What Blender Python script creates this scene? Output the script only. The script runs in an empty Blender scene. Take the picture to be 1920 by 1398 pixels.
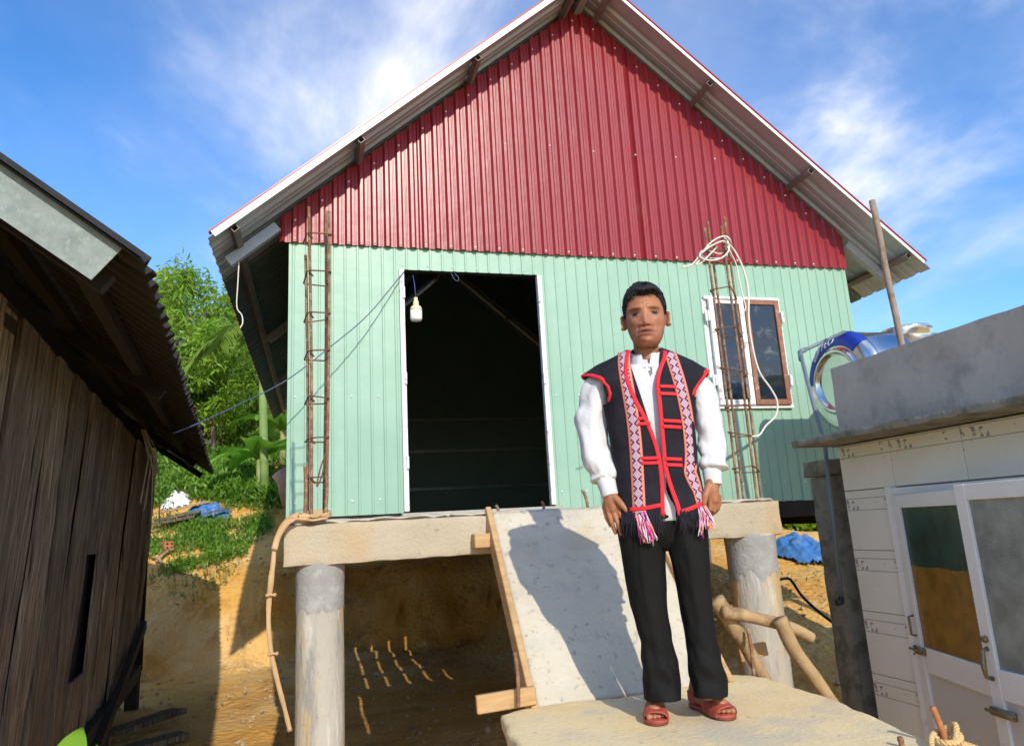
import bpy, math, random
import numpy as np
from mathutils import Vector, Matrix, noise as mnoise
random.seed(7); rng = np.random.default_rng(7)
SC = bpy.context.scene
COL = SC.collection
# ------------------------------------------------------------------ camera
F_PX, YAW, PITCH, ROLL = 1345.0, .2707, .2125, -.0557
CAM = np.array([0, 0, 1.5])
def _rot(y, p, r):
    f = np.array([math.sin(y)*math.cos(p), math.cos(y)*math.cos(p), math.sin(p)])
    rt = np.array([math.cos(y), -math.sin(y), 0.]); up = np.cross(rt, f)
    c, s = math.cos(r), math.sin(r)
    return np.array([c*rt+s*up, -(-s*rt+c*up), f])
RC = _rot(YAW, PITCH, ROLL)
cam_d = bpy.data.cameras.new('camera'); cam = bpy.data.objects.new('camera', cam_d); COL.objects.link(cam)
cam_d.sensor_fit = 'HORIZONTAL'; cam_d.sensor_width = 36; cam_d.lens = 36*F_PX/1920
cam_d.clip_start = .05; cam_d.clip_end = 2000
m4 = Matrix.Identity(4)
for i in range(3):
    m4[i][0] = RC[0][i]; m4[i][1] = -RC[1][i]; m4[i][2] = -RC[2][i]; m4[i][3] = CAM[i]
cam.matrix_world = m4
SC.camera = cam
def ray(px, py): return RC.T @ np.array([(px-960)/F_PX, (py-699)/F_PX, 1.])
def at(px, py, Y=None, X=None, Z=None):
    """world point seen at a photo pixel on the plane Y= / X= / Z="""
    d = ray(px, py)
    ax, v = (1, Y) if Y is not None else (0, X) if X is not None else (2, Z)
    return CAM + d*((v-CAM[ax])/d[ax])
# ------------------------------------------------------------------ world and sun
EL, AZ = math.radians(30.5), math.radians(-4.0)
SUN_DIR = Vector((math.sin(AZ)*math.cos(EL), math.cos(AZ)*math.cos(EL), -math.sin(EL)))
W = bpy.data.worlds.new('World'); SC.world = W; W.use_nodes = True
nt = W.node_tree; nt.nodes.clear()
def N(t, typ, **kw):
    n = t.nodes.new(typ)
    for k, v in kw.items(): setattr(n, k, v)
    return n
out = N(nt, 'ShaderNodeOutputWorld'); bg = N(nt, 'ShaderNodeBackground')
sky = N(nt, 'ShaderNodeTexSky'); sky.sky_type = 'NISHITA'; sky.sun_disc = False
sky.sun_elevation = EL; sky.sun_rotation = math.pi + AZ
sky.air_density = 1.0; sky.dust_density = .35; sky.ozone_density = 3.0; sky.altitude = 300
hs = N(nt, 'ShaderNodeHueSaturation'); hs.inputs['Saturation'].default_value = 1.26; hs.inputs['Value'].default_value = 1.28; hs.inputs['Hue'].default_value = .505
nt.links.new(sky.outputs[0], hs.inputs['Color'])
tc = N(nt, 'ShaderNodeTexCoord'); sep = N(nt, 'ShaderNodeSeparateXYZ'); nt.links.new(tc.outputs['Generated'], sep.inputs[0])
addz = N(nt, 'ShaderNodeMath', operation='ADD'); addz.inputs[1].default_value = .16; nt.links.new(sep.outputs['Z'], addz.inputs[0])
mxz = N(nt, 'ShaderNodeMath', operation='MAXIMUM'); mxz.inputs[1].default_value = .05; nt.links.new(addz.outputs[0], mxz.inputs[0])
dx = N(nt, 'ShaderNodeMath', operation='DIVIDE'); dy = N(nt, 'ShaderNodeMath', operation='DIVIDE')
nt.links.new(sep.outputs['X'], dx.inputs[0]); nt.links.new(mxz.outputs[0], dx.inputs[1])
nt.links.new(sep.outputs['Y'], dy.inputs[0]); nt.links.new(mxz.outputs[0], dy.inputs[1])
cmb = N(nt, 'ShaderNodeCombineXYZ'); nt.links.new(dx.outputs[0], cmb.inputs[0]); nt.links.new(dy.outputs[0], cmb.inputs[1])
def cloud(rot, sc, nscale, det, lo, hi, off):
    mp = N(nt, 'ShaderNodeMapping'); mp.inputs['Rotation'].default_value = (0, 0, math.radians(rot)); mp.inputs['Scale'].default_value = sc
    mp.inputs['Location'].default_value = off
    nt.links.new(cmb.outputs[0], mp.inputs[0])
    no = N(nt, 'ShaderNodeTexNoise'); no.inputs['Scale'].default_value = nscale; no.inputs['Detail'].default_value = det
    no.inputs['Roughness'].default_value = .58; no.inputs['Distortion'].default_value = .55
    nt.links.new(mp.outputs[0], no.inputs['Vector'])
    mr = N(nt, 'ShaderNodeMapRange'); mr.interpolation_type = 'SMOOTHSTEP'
    mr.inputs['From Min'].default_value = lo; mr.inputs['From Max'].default_value = hi
    nt.links.new(no.outputs['Fac'], mr.inputs['Value']); return mr.outputs[0]
c1 = cloud(50, (1.0, .6, 1), 1.7, 10, .44, .78, (8.3, 1.2, 0))
c2 = cloud(20, (1., .8, 1), .6, 6, .36, .66, (6.1, 5.7, 0))
ml = N(nt, 'ShaderNodeMath', operation='MULTIPLY'); nt.links.new(c1, ml.inputs[0]); nt.links.new(c2, ml.inputs[1])
ad = N(nt, 'ShaderNodeMath', operation='MULTIPLY_ADD'); nt.links.new(c2, ad.inputs[0]); ad.inputs[1].default_value = .2; nt.links.new(ml.outputs[0], ad.inputs[2])
ad.use_clamp = True
mx = N(nt, 'ShaderNodeMix', data_type='RGBA'); mx.inputs['B'].default_value = (6.4, 6.3, 6.4, 1)
nt.links.new(ad.outputs[0], mx.inputs['Factor']); nt.links.new(hs.outputs[0], mx.inputs['A'])
nt.links.new(mx.outputs['Result'], bg.inputs['Color']); bg.inputs['Strength'].default_value = .15
nt.links.new(bg.outputs[0], out.inputs[0])
sun_d = bpy.data.lights.new('sun', 'SUN'); sun_d.energy = 2.9; sun_d.angle = math.radians(.55); sun_d.color = (1, .93, .80)
sun = bpy.data.objects.new('sun', sun_d); COL.objects.link(sun); sun.location = (2, -8, 12)
sun.rotation_euler = SUN_DIR.to_track_quat('-Z', 'Y').to_euler()
SC.view_settings.view_transform = 'Standard'; SC.view_settings.look = 'None'
SC.view_settings.exposure = 0.45; SC.view_settings.gamma = 1; SC.view_settings.use_curve_mapping = False
SC.cycles.max_bounces = 6; SC.cycles.use_denoising = True

# ------------------------------------------------------------------ materials
MATS = {}
def mat(name, cols, scale=4, rough=.7, bump=0, bscale=30, metal=0, stretch=(1, 1, 1), spec=.5, detail=6, lo=.3, hi=.7, stain=None, coords='Object', rvar=0, bdist=.01, orand=0):
    """noise-mixed colours (2 or 3), optional stain (colour, scale, lo, hi), optional bump"""
    if name in MATS: return MATS[name]
    m = bpy.data.materials.new(name); MATS[name] = m; m.use_nodes = True; t = m.node_tree
    b = t.nodes['Principled BSDF']; b.inputs['Roughness'].default_value = rough; b.inputs['Metallic'].default_value = metal
    b.inputs['Specular IOR Level'].default_value = spec
    co = N(t, 'ShaderNodeTexCoord'); mp = N(t, 'ShaderNodeMapping'); mp.inputs['Scale'].default_value = stretch
    t.links.new(co.outputs[coords], mp.inputs[0])
    no = N(t, 'ShaderNodeTexNoise'); no.inputs['Scale'].default_value = scale; no.inputs['Detail'].default_value = detail; no.inputs['Roughness'].default_value = .6
    t.links.new(mp.outputs[0], no.inputs['Vector'])
    cr = N(t, 'ShaderNodeValToRGB'); el = cr.color_ramp.elements
    el[0].position = lo; el[1].position = hi
    el[0].color = (*cols[0], 1); el[1].color = (*cols[-1], 1)
    for k, c in enumerate(cols[1:-1]):
        e = el.new(lo+(hi-lo)*(k+1)/(len(cols)-1)); e.color = (*c, 1)
    t.links.new(no.outputs['Fac'], cr.inputs[0]); colour = cr.outputs[0]
    for st in (stain or []):
        c, s, l, h, amt = st[:5]; l -= .055; h = l+(h-l+.0)*.55; stv = st[5] if len(st) > 5 else (1, 1, 1)
        mp2 = N(t, 'ShaderNodeMapping'); mp2.inputs['Scale'].default_value = stv; mp2.inputs['Location'].default_value = (3.1, 1.7, 5.3)
        t.links.new(co.outputs[coords], mp2.inputs[0])
        n2 = N(t, 'ShaderNodeTexNoise'); n2.inputs['Scale'].default_value = s; n2.inputs['Detail'].default_value = 8; n2.inputs['Roughness'].default_value = .65
        t.links.new(mp2.outputs[0], n2.inputs['Vector'])
        mr = N(t, 'ShaderNodeMapRange'); mr.inputs['From Min'].default_value = l; mr.inputs['From Max'].default_value = h; mr.inputs['To Max'].default_value = amt
        t.links.new(n2.outputs['Fac'], mr.inputs['Value'])
        mm = N(t, 'ShaderNodeMix', data_type='RGBA'); mm.inputs['B'].default_value = (*c, 1)
        t.links.new(mr.outputs[0], mm.inputs['Factor']); t.links.new(colour, mm.inputs['A']); colour = mm.outputs['Result']
    if orand:
        oi = N(t, 'ShaderNodeObjectInfo'); mr = N(t, 'ShaderNodeMapRange'); mr.inputs['To Min'].default_value = 1-orand; mr.inputs['To Max'].default_value = 1+orand
        t.links.new(oi.outputs['Random'], mr.inputs[0]); mm = N(t, 'ShaderNodeMix', data_type='RGBA', blend_type='MULTIPLY'); mm.inputs['Factor'].default_value = 1
        t.links.new(colour, mm.inputs['A']); t.links.new(mr.outputs[0], mm.inputs['B']); colour = mm.outputs['Result']
    t.links.new(colour, b.inputs['Base Color'])
    if rvar:
        mr = N(t, 'ShaderNodeMapRange'); mr.inputs['To Min'].default_value = rough-rvar; mr.inputs['To Max'].default_value = rough+rvar
        t.links.new(no.outputs['Fac'], mr.inputs['Value']); t.links.new(mr.outputs[0], b.inputs['Roughness'])
    if bump:
        n3 = N(t, 'ShaderNodeTexNoise'); n3.inputs['Scale'].default_value = bscale; n3.inputs['Detail'].default_value = 6
        t.links.new(mp.outputs[0], n3.inputs['Vector'])
        bp = N(t, 'ShaderNodeBump'); bp.inputs['Strength'].default_value = bump; bp.inputs['Distance'].default_value = bdist
        t.links.new(n3.outputs['Fac'], bp.inputs['Height']); t.links.new(bp.outputs[0], b.inputs['Normal'])
    return m
def leafmat(name, c1, c2, trans=.35, scale=3):
    if name in MATS: return MATS[name]
    m = mat(name, (c1, c2), scale=scale, rough=.45, spec=.4)
    t = m.node_tree; b = t.nodes['Principled BSDF']; o = t.nodes['Material Output']
    tr = N(t, 'ShaderNodeBsdfTranslucent'); ms = N(t, 'ShaderNodeMixShader'); ms.inputs[0].default_value = trans
    src = b.inputs['Base Color'].links[0].from_socket
    t.links.new(src, tr.inputs[0]); t.links.new(b.outputs[0], ms.inputs[1]); t.links.new(tr.outputs[0], ms.inputs[2]); t.links.new(ms.outputs[0], o.inputs[0])
    return m
M_green = mat('painted_green_metal', bump=.35, bscale=2.2, bdist=.03, cols=((.265, .43, .315), (.295, .46, .34)), scale=1.5, rough=.42, spec=.4, stain=[((.20, .36, .27), 2.2, .55, .85, .35, (1, 1, .25)), ((.38, .55, .44), 9, .62, .8, .25, (1, 1, .12))])
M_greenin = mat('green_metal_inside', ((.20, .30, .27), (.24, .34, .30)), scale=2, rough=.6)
M_red = mat('painted_red_metal', bump=.22, bscale=2.6, bdist=.03, cols=((.245, .018, .024), (.285, .023, .030)), scale=1.2, rough=.34, spec=.45, stain=[((.34, .08, .08), 30, .66, .8, .5), ((.30, .10, .07), 6, .68, .9, .5, (1, 1, .3))])
M_redroof = mat('red_roof_paint', ((.30, .025, .04), (.36, .04, .06)), scale=2, rough=.35)
M_soffit_shade = mat('shade_teal_underside', ((.07, .11, .12), (.10, .15, .155)), scale=3, rough=.6)  # shade of the unlit roof underside put into the colour as dark teal
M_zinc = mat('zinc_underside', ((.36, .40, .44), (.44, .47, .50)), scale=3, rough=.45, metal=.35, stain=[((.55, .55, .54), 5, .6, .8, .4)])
M_galv = mat('galvanised_sheet', ((.15, .19, .17), (.215, .26, .235)), scale=28, rough=.6, metal=.0, detail=3, stain=[((.11, .135, .125), 14, .55, .75, .6), ((.30, .34, .31), 40, .6, .75, .5)])
M_white = mat('white_paint', ((.72, .72, .70), (.80, .80, .78)), scale=6, rough=.5, stain=[((.34, .22, .13), 16, .62, .72, .8)])
M_whiteclean = mat('white_flashing', ((.74, .73, .70), (.80, .79, .76)), scale=4, rough=.45, stain=[((.5, .45, .38), 6, .62, .8, .5, (.3, 1, 1))])
M_rustframe = mat('brown_window_frame', ((.22, .085, .045), (.30, .13, .07)), scale=12, rough=.6, stain=[((.55, .42, .32), 18, .62, .75, .6)])
M_glass = mat('dark_glass', ((.012, .015, .018), (.016, .02, .024)), rough=.06, spec=.8, stain=[((.20, .21, .21), 8, .64, .85, .5)])
M_conc = mat('pale_concrete', ((.36, .33, .28), (.46, .43, .37)), scale=3, rough=.9, bump=.5, bscale=60, stain=[((.40, .27, .14), 2.5, .56, .76, .6), ((.16, .15, .135), 11, .64, .8, .6), ((.55, .53, .48), 7, .6, .75, .5)])
M_beam = mat('beam_concrete', ((.42, .355, .25), (.49, .42, .31)), scale=2.5, rough=.92, bump=.6, bscale=70, stain=[((.47, .31, .14), 2.2, .55, .75, .5, (1, 1, .4)), ((.19, .175, .15), 14, .66, .8, .6)])
M_slabc = mat('stair_concrete', ((.50, .445, .335), (.57, .51, .395)), scale=2.4, rough=.9, bump=.6, bscale=45, stain=[((.24, .21, .16), 24, .63, .76, .7), ((.44, .33, .18), 3.5, .60, .84, .5), ((.37, .34, .28), 5, .58, .85, .45), ((.60, .56, .47), 9, .58, .8, .4)])
M_land = mat('landing_screed', ((.72, .53, .26), (.80, .63, .34)), scale=1.6, rough=.9, bump=.4, bscale=50, stain=[((.74, .62, .38), 2.1, .52, .75, .6), ((.26, .22, .15), 26, .66, .78, .6), ((.50, .45, .36), 3, .55, .75, .6)])
M_colc = mat('column_concrete', ((.38, .345, .285), (.47, .43, .36)), scale=3, rough=.92, bump=.6, bscale=55, stretch=(1, 1, .35), stain=[((.55, .38, .15), 7, .56, .70, .85, (1, 1, .3)), ((.25, .245, .235), 9, .57, .70, .75, (1, 1, .22)), ((.16, .14, .12), 34, .68, .78, .7), ((.62, .60, .55), 14, .60, .70, .6, (1, 1, .15))])
M_mortar = mat('grey_mortar', ((.27, .265, .25), (.37, .36, .34)), scale=8, rough=.9, bump=.5, bscale=60, stain=[((.44, .43, .40), 14, .58, .7, .6)])
M_greyconc = mat('grey_render', ((.40, .365, .32), (.53, .49, .43)), scale=2.2, rough=.85, bump=.3, bscale=40, stain=[((.19, .19, .19), 5, .54, .78, .5), ((.46, .45, .44), 9, .60, .80, .4), ((.40, .34, .24), 1.6, .58, .8, .4)])
M_mossconc = mat('mossy_concrete', ((.20, .19, .16), (.30, .28, .23)), scale=6, rough=.95, bump=.8, bscale=50, stain=[((.10, .11, .07), 8, .55, .7, .7)])
M_wood = mat('new_timber', ((.44, .26, .11), (.58, .37, .17)), scale=5, rough=.75, stretch=(1, 1, 9), bump=.2, bscale=40, stain=[((.28, .16, .07), 7, .6, .75, .6)])
M_log = mat('debarked_log', ((.34, .22, .10), (.48, .33, .17)), scale=7, rough=.8, bump=.5, bscale=25, stain=[((.17, .10, .05), 9, .58, .72, .7)])
M_old = mat('weathered_plank', ((.13, .10, .072), (.25, .20, .145)), orand=.35, scale=9, rough=.9, stretch=(3, 3, .22), bump=.9, bscale=32, lo=.35, hi=.68, stain=[((.46, .37, .27), 6, .56, .72, .6, (5, 5, .25)), ((.03, .022, .015), 8, .58, .68, .85, (6, 6, .2)), ((.10, .115, .06), 3, .6, .8, .45)], bdist=.02)
M_olddark = mat('dark_beam_wood', ((.014, .010, .007), (.028, .02, .014)), scale=8, rough=.9, bump=.5, bscale=30)
M_black = mat('shade_black_board', ((.008, .006, .005), (.014, .011, .009)), scale=6, rough=.95)  # near black puts the shade inside the shed and under its eave into the colour
M_deck = mat('floorboard_wood', ((.11, .08, .05), (.16, .12, .08)), scale=5, rough=.85, stretch=(4, .4, 4))
M_shedroof = mat('old_fibre_sheet', ((.014, .0135, .013), (.026, .024, .023)), scale=5, rough=.9, bump=.4, bscale=30, stain=[((.30, .31, .29), 14, .68, .8, .3)])
M_rebar = mat('rusty_steel', ((.16, .075, .04), (.30, .15, .075)), scale=30, rough=.85, bump=.5, bscale=160, stain=[((.42, .30, .17), 22, .55, .7, .7), ((.09, .06, .05), 12, .6, .72, .6)])
M_rusttie = mat('dark_rusty_wire', ((.11, .05, .03), (.20, .09, .05)), scale=40, rough=.85)
M_soil = None
M_tile = None
M_alu = mat('white_aluminium', ((.76, .75, .72), (.82, .81, .78)), scale=3, rough=.4, stain=[((.40, .38, .33), 14, .66, .82, .35)])
M_panel = mat('door_panel', ((.56, .55, .51), (.62, .61, .57)), scale=60, rough=.5, stretch=(1, 14, .3))
M_pvc = mat('grey_pvc', ((.13, .17, .20), (.17, .21, .24)), scale=6, rough=.45)
M_blackpipe = mat('black_hose', ((.012, .012, .014), (.02, .02, .022)), rough=.5)
M_steel = mat('stainless_steel', ((.70, .69, .67), (.78, .77, .75)), scale=2, rough=.20, metal=1.0)
M_blue = mat('blue_print', ((.005, .035, .33), (.01, .05, .40)), scale=3, rough=.3)
M_letter = mat('pale_lettering', ((.80, .70, .76), (.85, .78, .82)), scale=8, rough=.4)
M_pole = mat('rusty_pole', ((.24, .17, .12), (.34, .26, .20)), scale=18, rough=.85, stretch=(1, 1, .4), bump=.3, bscale=50, stain=[((.16, .08, .04), 10, .56, .72, .6)])
M_brass = mat('tarnished_latch', ((.20, .17, .10), (.30, .26, .16)), scale=20, rough=.45, metal=.7)
M_tarp = mat('blue_tarpaulin', ((.03, .13, .36), (.06, .20, .48)), scale=9, rough=.5, stain=[((.22, .26, .34), 7, .58, .75, .6)])
M_rope = mat('straw_rope', ((.55, .36, .14), (.70, .50, .24)), scale=30, rough=.85, bump=.6, bscale=120)
M_vine = mat('dry_bark_strip', ((.44, .27, .12), (.62, .42, .22)), scale=10, rough=.85, stretch=(1, 1, .25), bump=.5, bscale=50)
M_cable = mat('white_cable', ((.70, .64, .52), (.78, .72, .60)), scale=10, rough=.5)
M_wire = mat('thin_blue_wire', ((.05, .08, .14), (.07, .10, .17)), rough=.5)
M_bulbw = mat('lamp_diffuser', ((.80, .79, .75), (.84, .83, .79)), rough=.35)
M_bulbc = mat('lamp_cap', ((.72, .62, .36), (.78, .68, .42)), rough=.4)
M_brick = mat('terracotta', ((.42, .13, .06), (.55, .20, .10)), scale=14, rough=.9)
M_stone = mat('soil_stones', ((.34, .24, .14), (.50, .40, .28)), scale=9, rough=.9)
M_sack = mat('white_sack', ((.66, .66, .66), (.78, .78, .76)), scale=8, rough=.6)
M_blackplast = mat('black_plastic', ((.015, .015, .016), (.025, .025, .026)), rough=.4)
M_screw = mat('bright_screw', ((.75, .75, .74), (.8, .8, .8)), rough=.35)
M_bark = mat('tree_bark', ((.12, .085, .055), (.22, .17, .12)), scale=9, rough=.9, stretch=(1, 1, .3), bump=.6, bscale=30)
M_palmtrunk = mat('palm_trunk', ((.14, .24, .06), (.24, .34, .10)), scale=3, rough=.7, stretch=(.3, .3, 2))
M_straw = mat('hanging_straw', ((.30, .25, .17), (.42, .36, .25)), rough=.8)

# ------------------------------------------------------------------ mesh helpers
class MB:
    def __init__(s): s.v = []; s.f = []; s.m = []
    def add(s, vs, fs, mi=0):
        o = len(s.v); s.v.extend([tuple(map(float, v)) for v in vs]); s.f.extend([tuple(i+o for i in f) for f in fs]); s.m.extend([mi]*len(fs)); return s
    def box(s, c, sz, M=None, mi=0, bev=0):
        c = np.array(c, float); h = np.array(sz, float)/2
        if bev:
            b = min(bev, h.min()*.9)
            pts = []
            for sx in (-1, 1):
                for sy in (-1, 1):
                    for sz_ in (-1, 1):
                        q = np.array([sx, sy, sz_])
                        for k in range(3):
                            p = q*(h-b); p[k] = q[k]*h[k]; pts.append(p)
            import itertools
            def ix(sx, sy, sz_, k): return (((sx+1)//2)*4+((sy+1)//2)*2+(sz_+1)//2)*3+k
            fs = []
            for k in range(3):
                a, b2 = (k+1) % 3, (k+2) % 3
                for sg in (-1, 1):
                    q = []
                    for (u, w) in ((-1, -1), (1, -1), (1, 1), (-1, 1)):
                        t = [0, 0, 0]; t[k] = sg; t[a] = u; t[b2] = w; q.append(ix(*t, k))
                    fs.append(q if sg > 0 else q[::-1])
            for k in range(3):      # edges parallel to axis k
                a, b2 = (k+1) % 3, (k+2) % 3
                for u in (-1, 1):
                    for w in (-1, 1):
                        t0 = [0, 0, 0]; t0[a] = u; t0[b2] = w; t1 = list(t0); t0[k] = -1; t1[k] = 1
                        q = [ix(*t0, a), ix(*t1, a), ix(*t1, b2), ix(*t0, b2)]
                        fs.append(q if u*w > 0 else q[::-1])
            for sx in (-1, 1):
                for sy in (-1, 1):
                    for sz_ in (-1, 1):
                        q = [ix(sx, sy, sz_, k) for k in range(3)]
                        fs.append(q if sx*sy*sz_ > 0 else q[::-1])
            pts = np.array(pts)
        else:
            pts = np.array([(x, y, z) for x in (-1, 1) for y in (-1, 1) for z in (-1, 1)], float)*h
            fs = [(0, 1, 3, 2), (4, 6, 7, 5), (0, 4, 5, 1), (2, 3, 7, 6), (0, 2, 6, 4), (1, 5, 7, 3)]
        if M is not None: pts = pts @ np.array(M).T
        return s.add(pts+c, fs, mi)
    def bar(s, p, q, w, h, up=(0, 0, 1), mi=0, bev=0):
        p = np.array(p, float); q = np.array(q, float); d = q-p; L = np.linalg.norm(d); d /= L
        up = np.array(up, float)
        if abs(d@up) > .98: up = np.array([1., 0, 0])
        a = np.cross(up, d); a /= np.linalg.norm(a); b = np.cross(d, a)
        M = np.stack([a, d, b], 1)
        return s.box((p+q)/2, (w, L, h), M, mi, bev)
    def tube(s, pts, r, n=8, cap=True, mi=0):
        pts = [np.array(p, float) for p in pts]; k = len(pts)
        rs = [r]*k if np.isscalar(r) else list(r)
        rings = []; prev = None
        for i in range(k):
            d = pts[min(i+1, k-1)]-pts[max(i-1, 0)]; d /= (np.linalg.norm(d)+1e-9)
            if prev is None:
                u = np.cross(d, (0, 0, 1.)) if abs(d[2]) < .95 else np.cross(d, (1., 0, 0))
            else: u = prev-d*(prev@d)
            u /= (np.linalg.norm(u)+1e-9); w = np.cross(d, u); prev = u
            rings.append([pts[i]+rs[i]*(math.cos(2*math.pi*j/n)*u+math.sin(2*math.pi*j/n)*w) for j in range(n)])
        return s.rings(rings, cap, mi)
    def rings(s, rings, cap=True, mi=0, closed=True):
        k = len(rings); n = len(rings[0]); vs = [p for r in rings for p in r]; fs = []
        for i in range(k-1):
            for j in range(n if closed else n-1):
                a = i*n+j; b = i*n+(j+1) % n; fs.append((a, b, b+n, a+n))
        if cap and closed: fs.append(tuple(range(n))[::-1]); fs.append(tuple((k-1)*n+j for j in range(n)))
        return s.add(vs, fs, mi)
    def lathe(s, prof, c=(0, 0, 0), n=24, M=None, cap=True, mi=0):
        """prof: list of (r, z)"""
        rings = []
        for r, z in prof:
            rg = np.array([(r*math.cos(2*math.pi*j/n), r*math.sin(2*math.pi*j/n), z) for j in range(n)])
            if M is not None: rg = rg @ np.array(M).T
            rings.append(list(rg+np.array(c)))
        return s.rings(rings, cap, mi)
    def build(s, name, mats, parent=None, smooth=False):
        me = bpy.data.meshes.new(name); me.from_pydata(s.v, [], s.f); me.update()
        mats = mats if isinstance(mats, (list, tuple)) else [mats]
        for m in mats: me.materials.append(m)
        if len(mats) > 1: me.polygons.foreach_set('material_index', s.m)
        if smooth: me.polygons.foreach_set('use_smooth', [True]*len(s.f))
        o = bpy.data.objects.new(name, me); COL.objects.link(o)
        if parent is not None:
            o.parent = parent
            pl = parent_world(parent); o.matrix_parent_inverse = pl.inverted()
        return o
def parent_world(p):
    M = Matrix.LocRotScale(p.location, p.rotation_euler, p.scale)
    if p.parent: M = parent_world(p.parent) @ p.matrix_parent_inverse @ M
    return M
def tag(o, label=None, cat=None, group=None, kind=None):
    for k, v in (('label', label), ('category', cat), ('group', group), ('kind', kind)):
        if v: o[k] = v
    return o
def empty(name, loc, label=None, cat=None, group=None):
    o = bpy.data.objects.new(name, None); COL.objects.link(o); o.location = loc; o.empty_display_size = .1
    return tag(o, label, cat, group)
def smoothstep(a, b, x): t = np.clip((x-a)/(b-a), 0, 1); return t*t*(3-2*t)
def catmull(pts, n=6):
    P = [np.array(p, float) for p in pts]; P = [2*P[0]-P[1]]+P+[2*P[-1]-P[-2]]; o = []
    for i in range(1, len(P)-2):
        for k in range(n):
            t = k/n; a, b, c, d = P[i-1:i+3]
            o.append(.5*((2*b)+(c-a)*t+(2*a-5*b+4*c-d)*t*t+(3*b-a-3*c+d)*t**3))
    o.append(P[-2]); return o
def nz(p, s=1.): return mnoise.noise(Vector((p[0]*s, p[1]*s, p[2]*s)))
def roughen(obj, amp, sc, axis=None):
    for v in obj.data.vertices:
        d = mnoise.noise_vector(v.co*sc)*amp
        v.co += d

# ------------------------------------------------------------------ ground
def gz(x, y):
    x = np.asarray(x, float); y = np.asarray(y, float)
    wob = .25*np.sin(x*1.3+.5)+.15*np.sin(x*2.9)
    yb = 12.0+wob
    left = -.3+1.2*smoothstep(0, 1.1, y-yb)+np.clip(y-yb-1.0, 0, 4.5)*.52+np.clip(y-yb-5.5, 0, 30)*.22
    right = -.3+np.interp(y, [3.8, 5.5, 7, 9.5, 11, 16, 40], [0, .35, .78, 1.28, 1.55, 2.2, 3.6])
    w = smoothstep(2.2, 4.6, x)
    base = left*(1-w)+right*w
    fade = smoothstep(60, 160, np.hypot(x, y))
    return base*(1-fade)+2.0*fade
def mk_ground():
    global M_soil
    xs = np.unique(np.concatenate([-np.geomspace(6, 700, 26), np.linspace(-6, 9, 121), np.geomspace(9.2, 700, 26)]))
    ys = np.unique(np.concatenate([-np.geomspace(2, 700, 22), np.linspace(-2, 18, 161), np.geomspace(18.2, 700, 34)]))
    X, Y = np.meshgrid(xs, ys); Z = gz(X, Y)
    near = (np.hypot(X, Y) < 30)
    for i in range(X.shape[0]):
        for j in range(X.shape[1]):
            if near[i, j]:
                p = (X[i, j], Y[i, j], Z[i, j])
                steep = 1.0 if 11.5 < p[1] < 13.6 and p[0] < 3 else .35
                Z[i, j] += steep*(.10*nz(p, 1.7)+.06*nz(p, 4.3)+.04*nz(p, 8))
                if steep == 1.0: Y[i, j] += .16*nz((p[0], p[2]*3, 4), 2.3)+.07*nz((p[0], p[2]*3, 9), 6)
    n = X.shape[1]; idx = np.arange(X.size).reshape(X.shape)
    fs = np.stack([idx[:-1, :-1], idx[:-1, 1:], idx[1:, 1:], idx[1:, :-1]], -1).reshape(-1, 4)
    mb = MB(); mb.add(np.stack([X, Y, Z], -1).reshape(-1, 3), fs.tolist())
    M_soil = mat('orange_soil', ((.54, .25, .04), (.68, .36, .075), (.74, .45, .14)), scale=1.1, rough=.95, bump=.8, bscale=14, coords='Object', bdist=.06,
                 stain=[((.74, .50, .22), .55, .52, .72, .7), ((.32, .14, .025), 2.6, .60, .78, .6), ((.62, .48, .30), 26, .68, .76, .6), ((.16, .12, .04), 11, .70, .82, .5)])
    g = mb.build('ground', M_soil, smooth=True); tag(g, kind='structure', label='orange bare soil yard and cut hillside', cat='ground')
mk_ground()
# ------------------------------------------------------------------ house
YF, XL, XR, XC = 5.9, -.235, 5.28, 2.522
ZB, ZG, ZR, SL = 1.665, 3.93, 6.62, .898      # wall bottom, gable base, ridge (underside), slope
YFRONT, YBACK = 5.47, 14.2
EXL, EXR = -.80, 5.92
house = empty('house', (XC, 9.9, 1.6), 'house on stilts with pale green metal walls and dark red corrugated gable', 'house')
SLS = {-1: .875, 1: .842}
def zroof(x): return ZR-SLS[-1 if x < XC else 1]*abs(x-XC)
def prof_green(x0, x1):
    p = .1045; out = [(x0, 0)]
    k = math.floor(x0/p)
    while k*p < x1:
        b = k*p
        for o, d in ((.0, 0), (.005, -.007), (.019, -.007), (.024, 0)):
            if x0+.001 < b+o < x1-.001: out.append((b+o, d))
        k += 1
    out.append((x1, 0)); return out
def prof_red(x0, x1):
    p = .110; out = [(x0, 0)]
    k = math.floor(x0/p)
    while k*p < x1:
        b = k*p
        for o, d in ((.0, 0), (.019, -.026), (.044, -.026), (.063, 0), (.082, 0), (.086, -.004), (.094, -.004), (.098, 0)):
            if x0+.001 < b+o < x1-.001: out.append((b+o, d))
        k += 1
    out.append((x1, 0)); return out
def wall_sheet(name, prof, y, zb, zt, m, parent, flip=False):
    """vertical profiled sheet in the XZ plane; prof (x, dy); zt, zb numbers or functions of x"""
    mb = MB(); a = []; b = []
    for x, d in prof:
        a.append((x, y+d, zb(x) if callable(zb) else zb)); b.append((x, y+d, zt(x) if callable(zt) else zt))
    n = len(prof)
    mb.add(a+b, [(i, i+1, n+i+1, n+i) for i in range(n-1)])
    return mb.build(name, m, parent)
DX0, DX1, DZ = .672, 1.957, 3.735
WX0, WX1, WZ0, WZ1 = 3.60, 4.395, 2.495, 3.565
ZGT = ZG+.03
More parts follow.
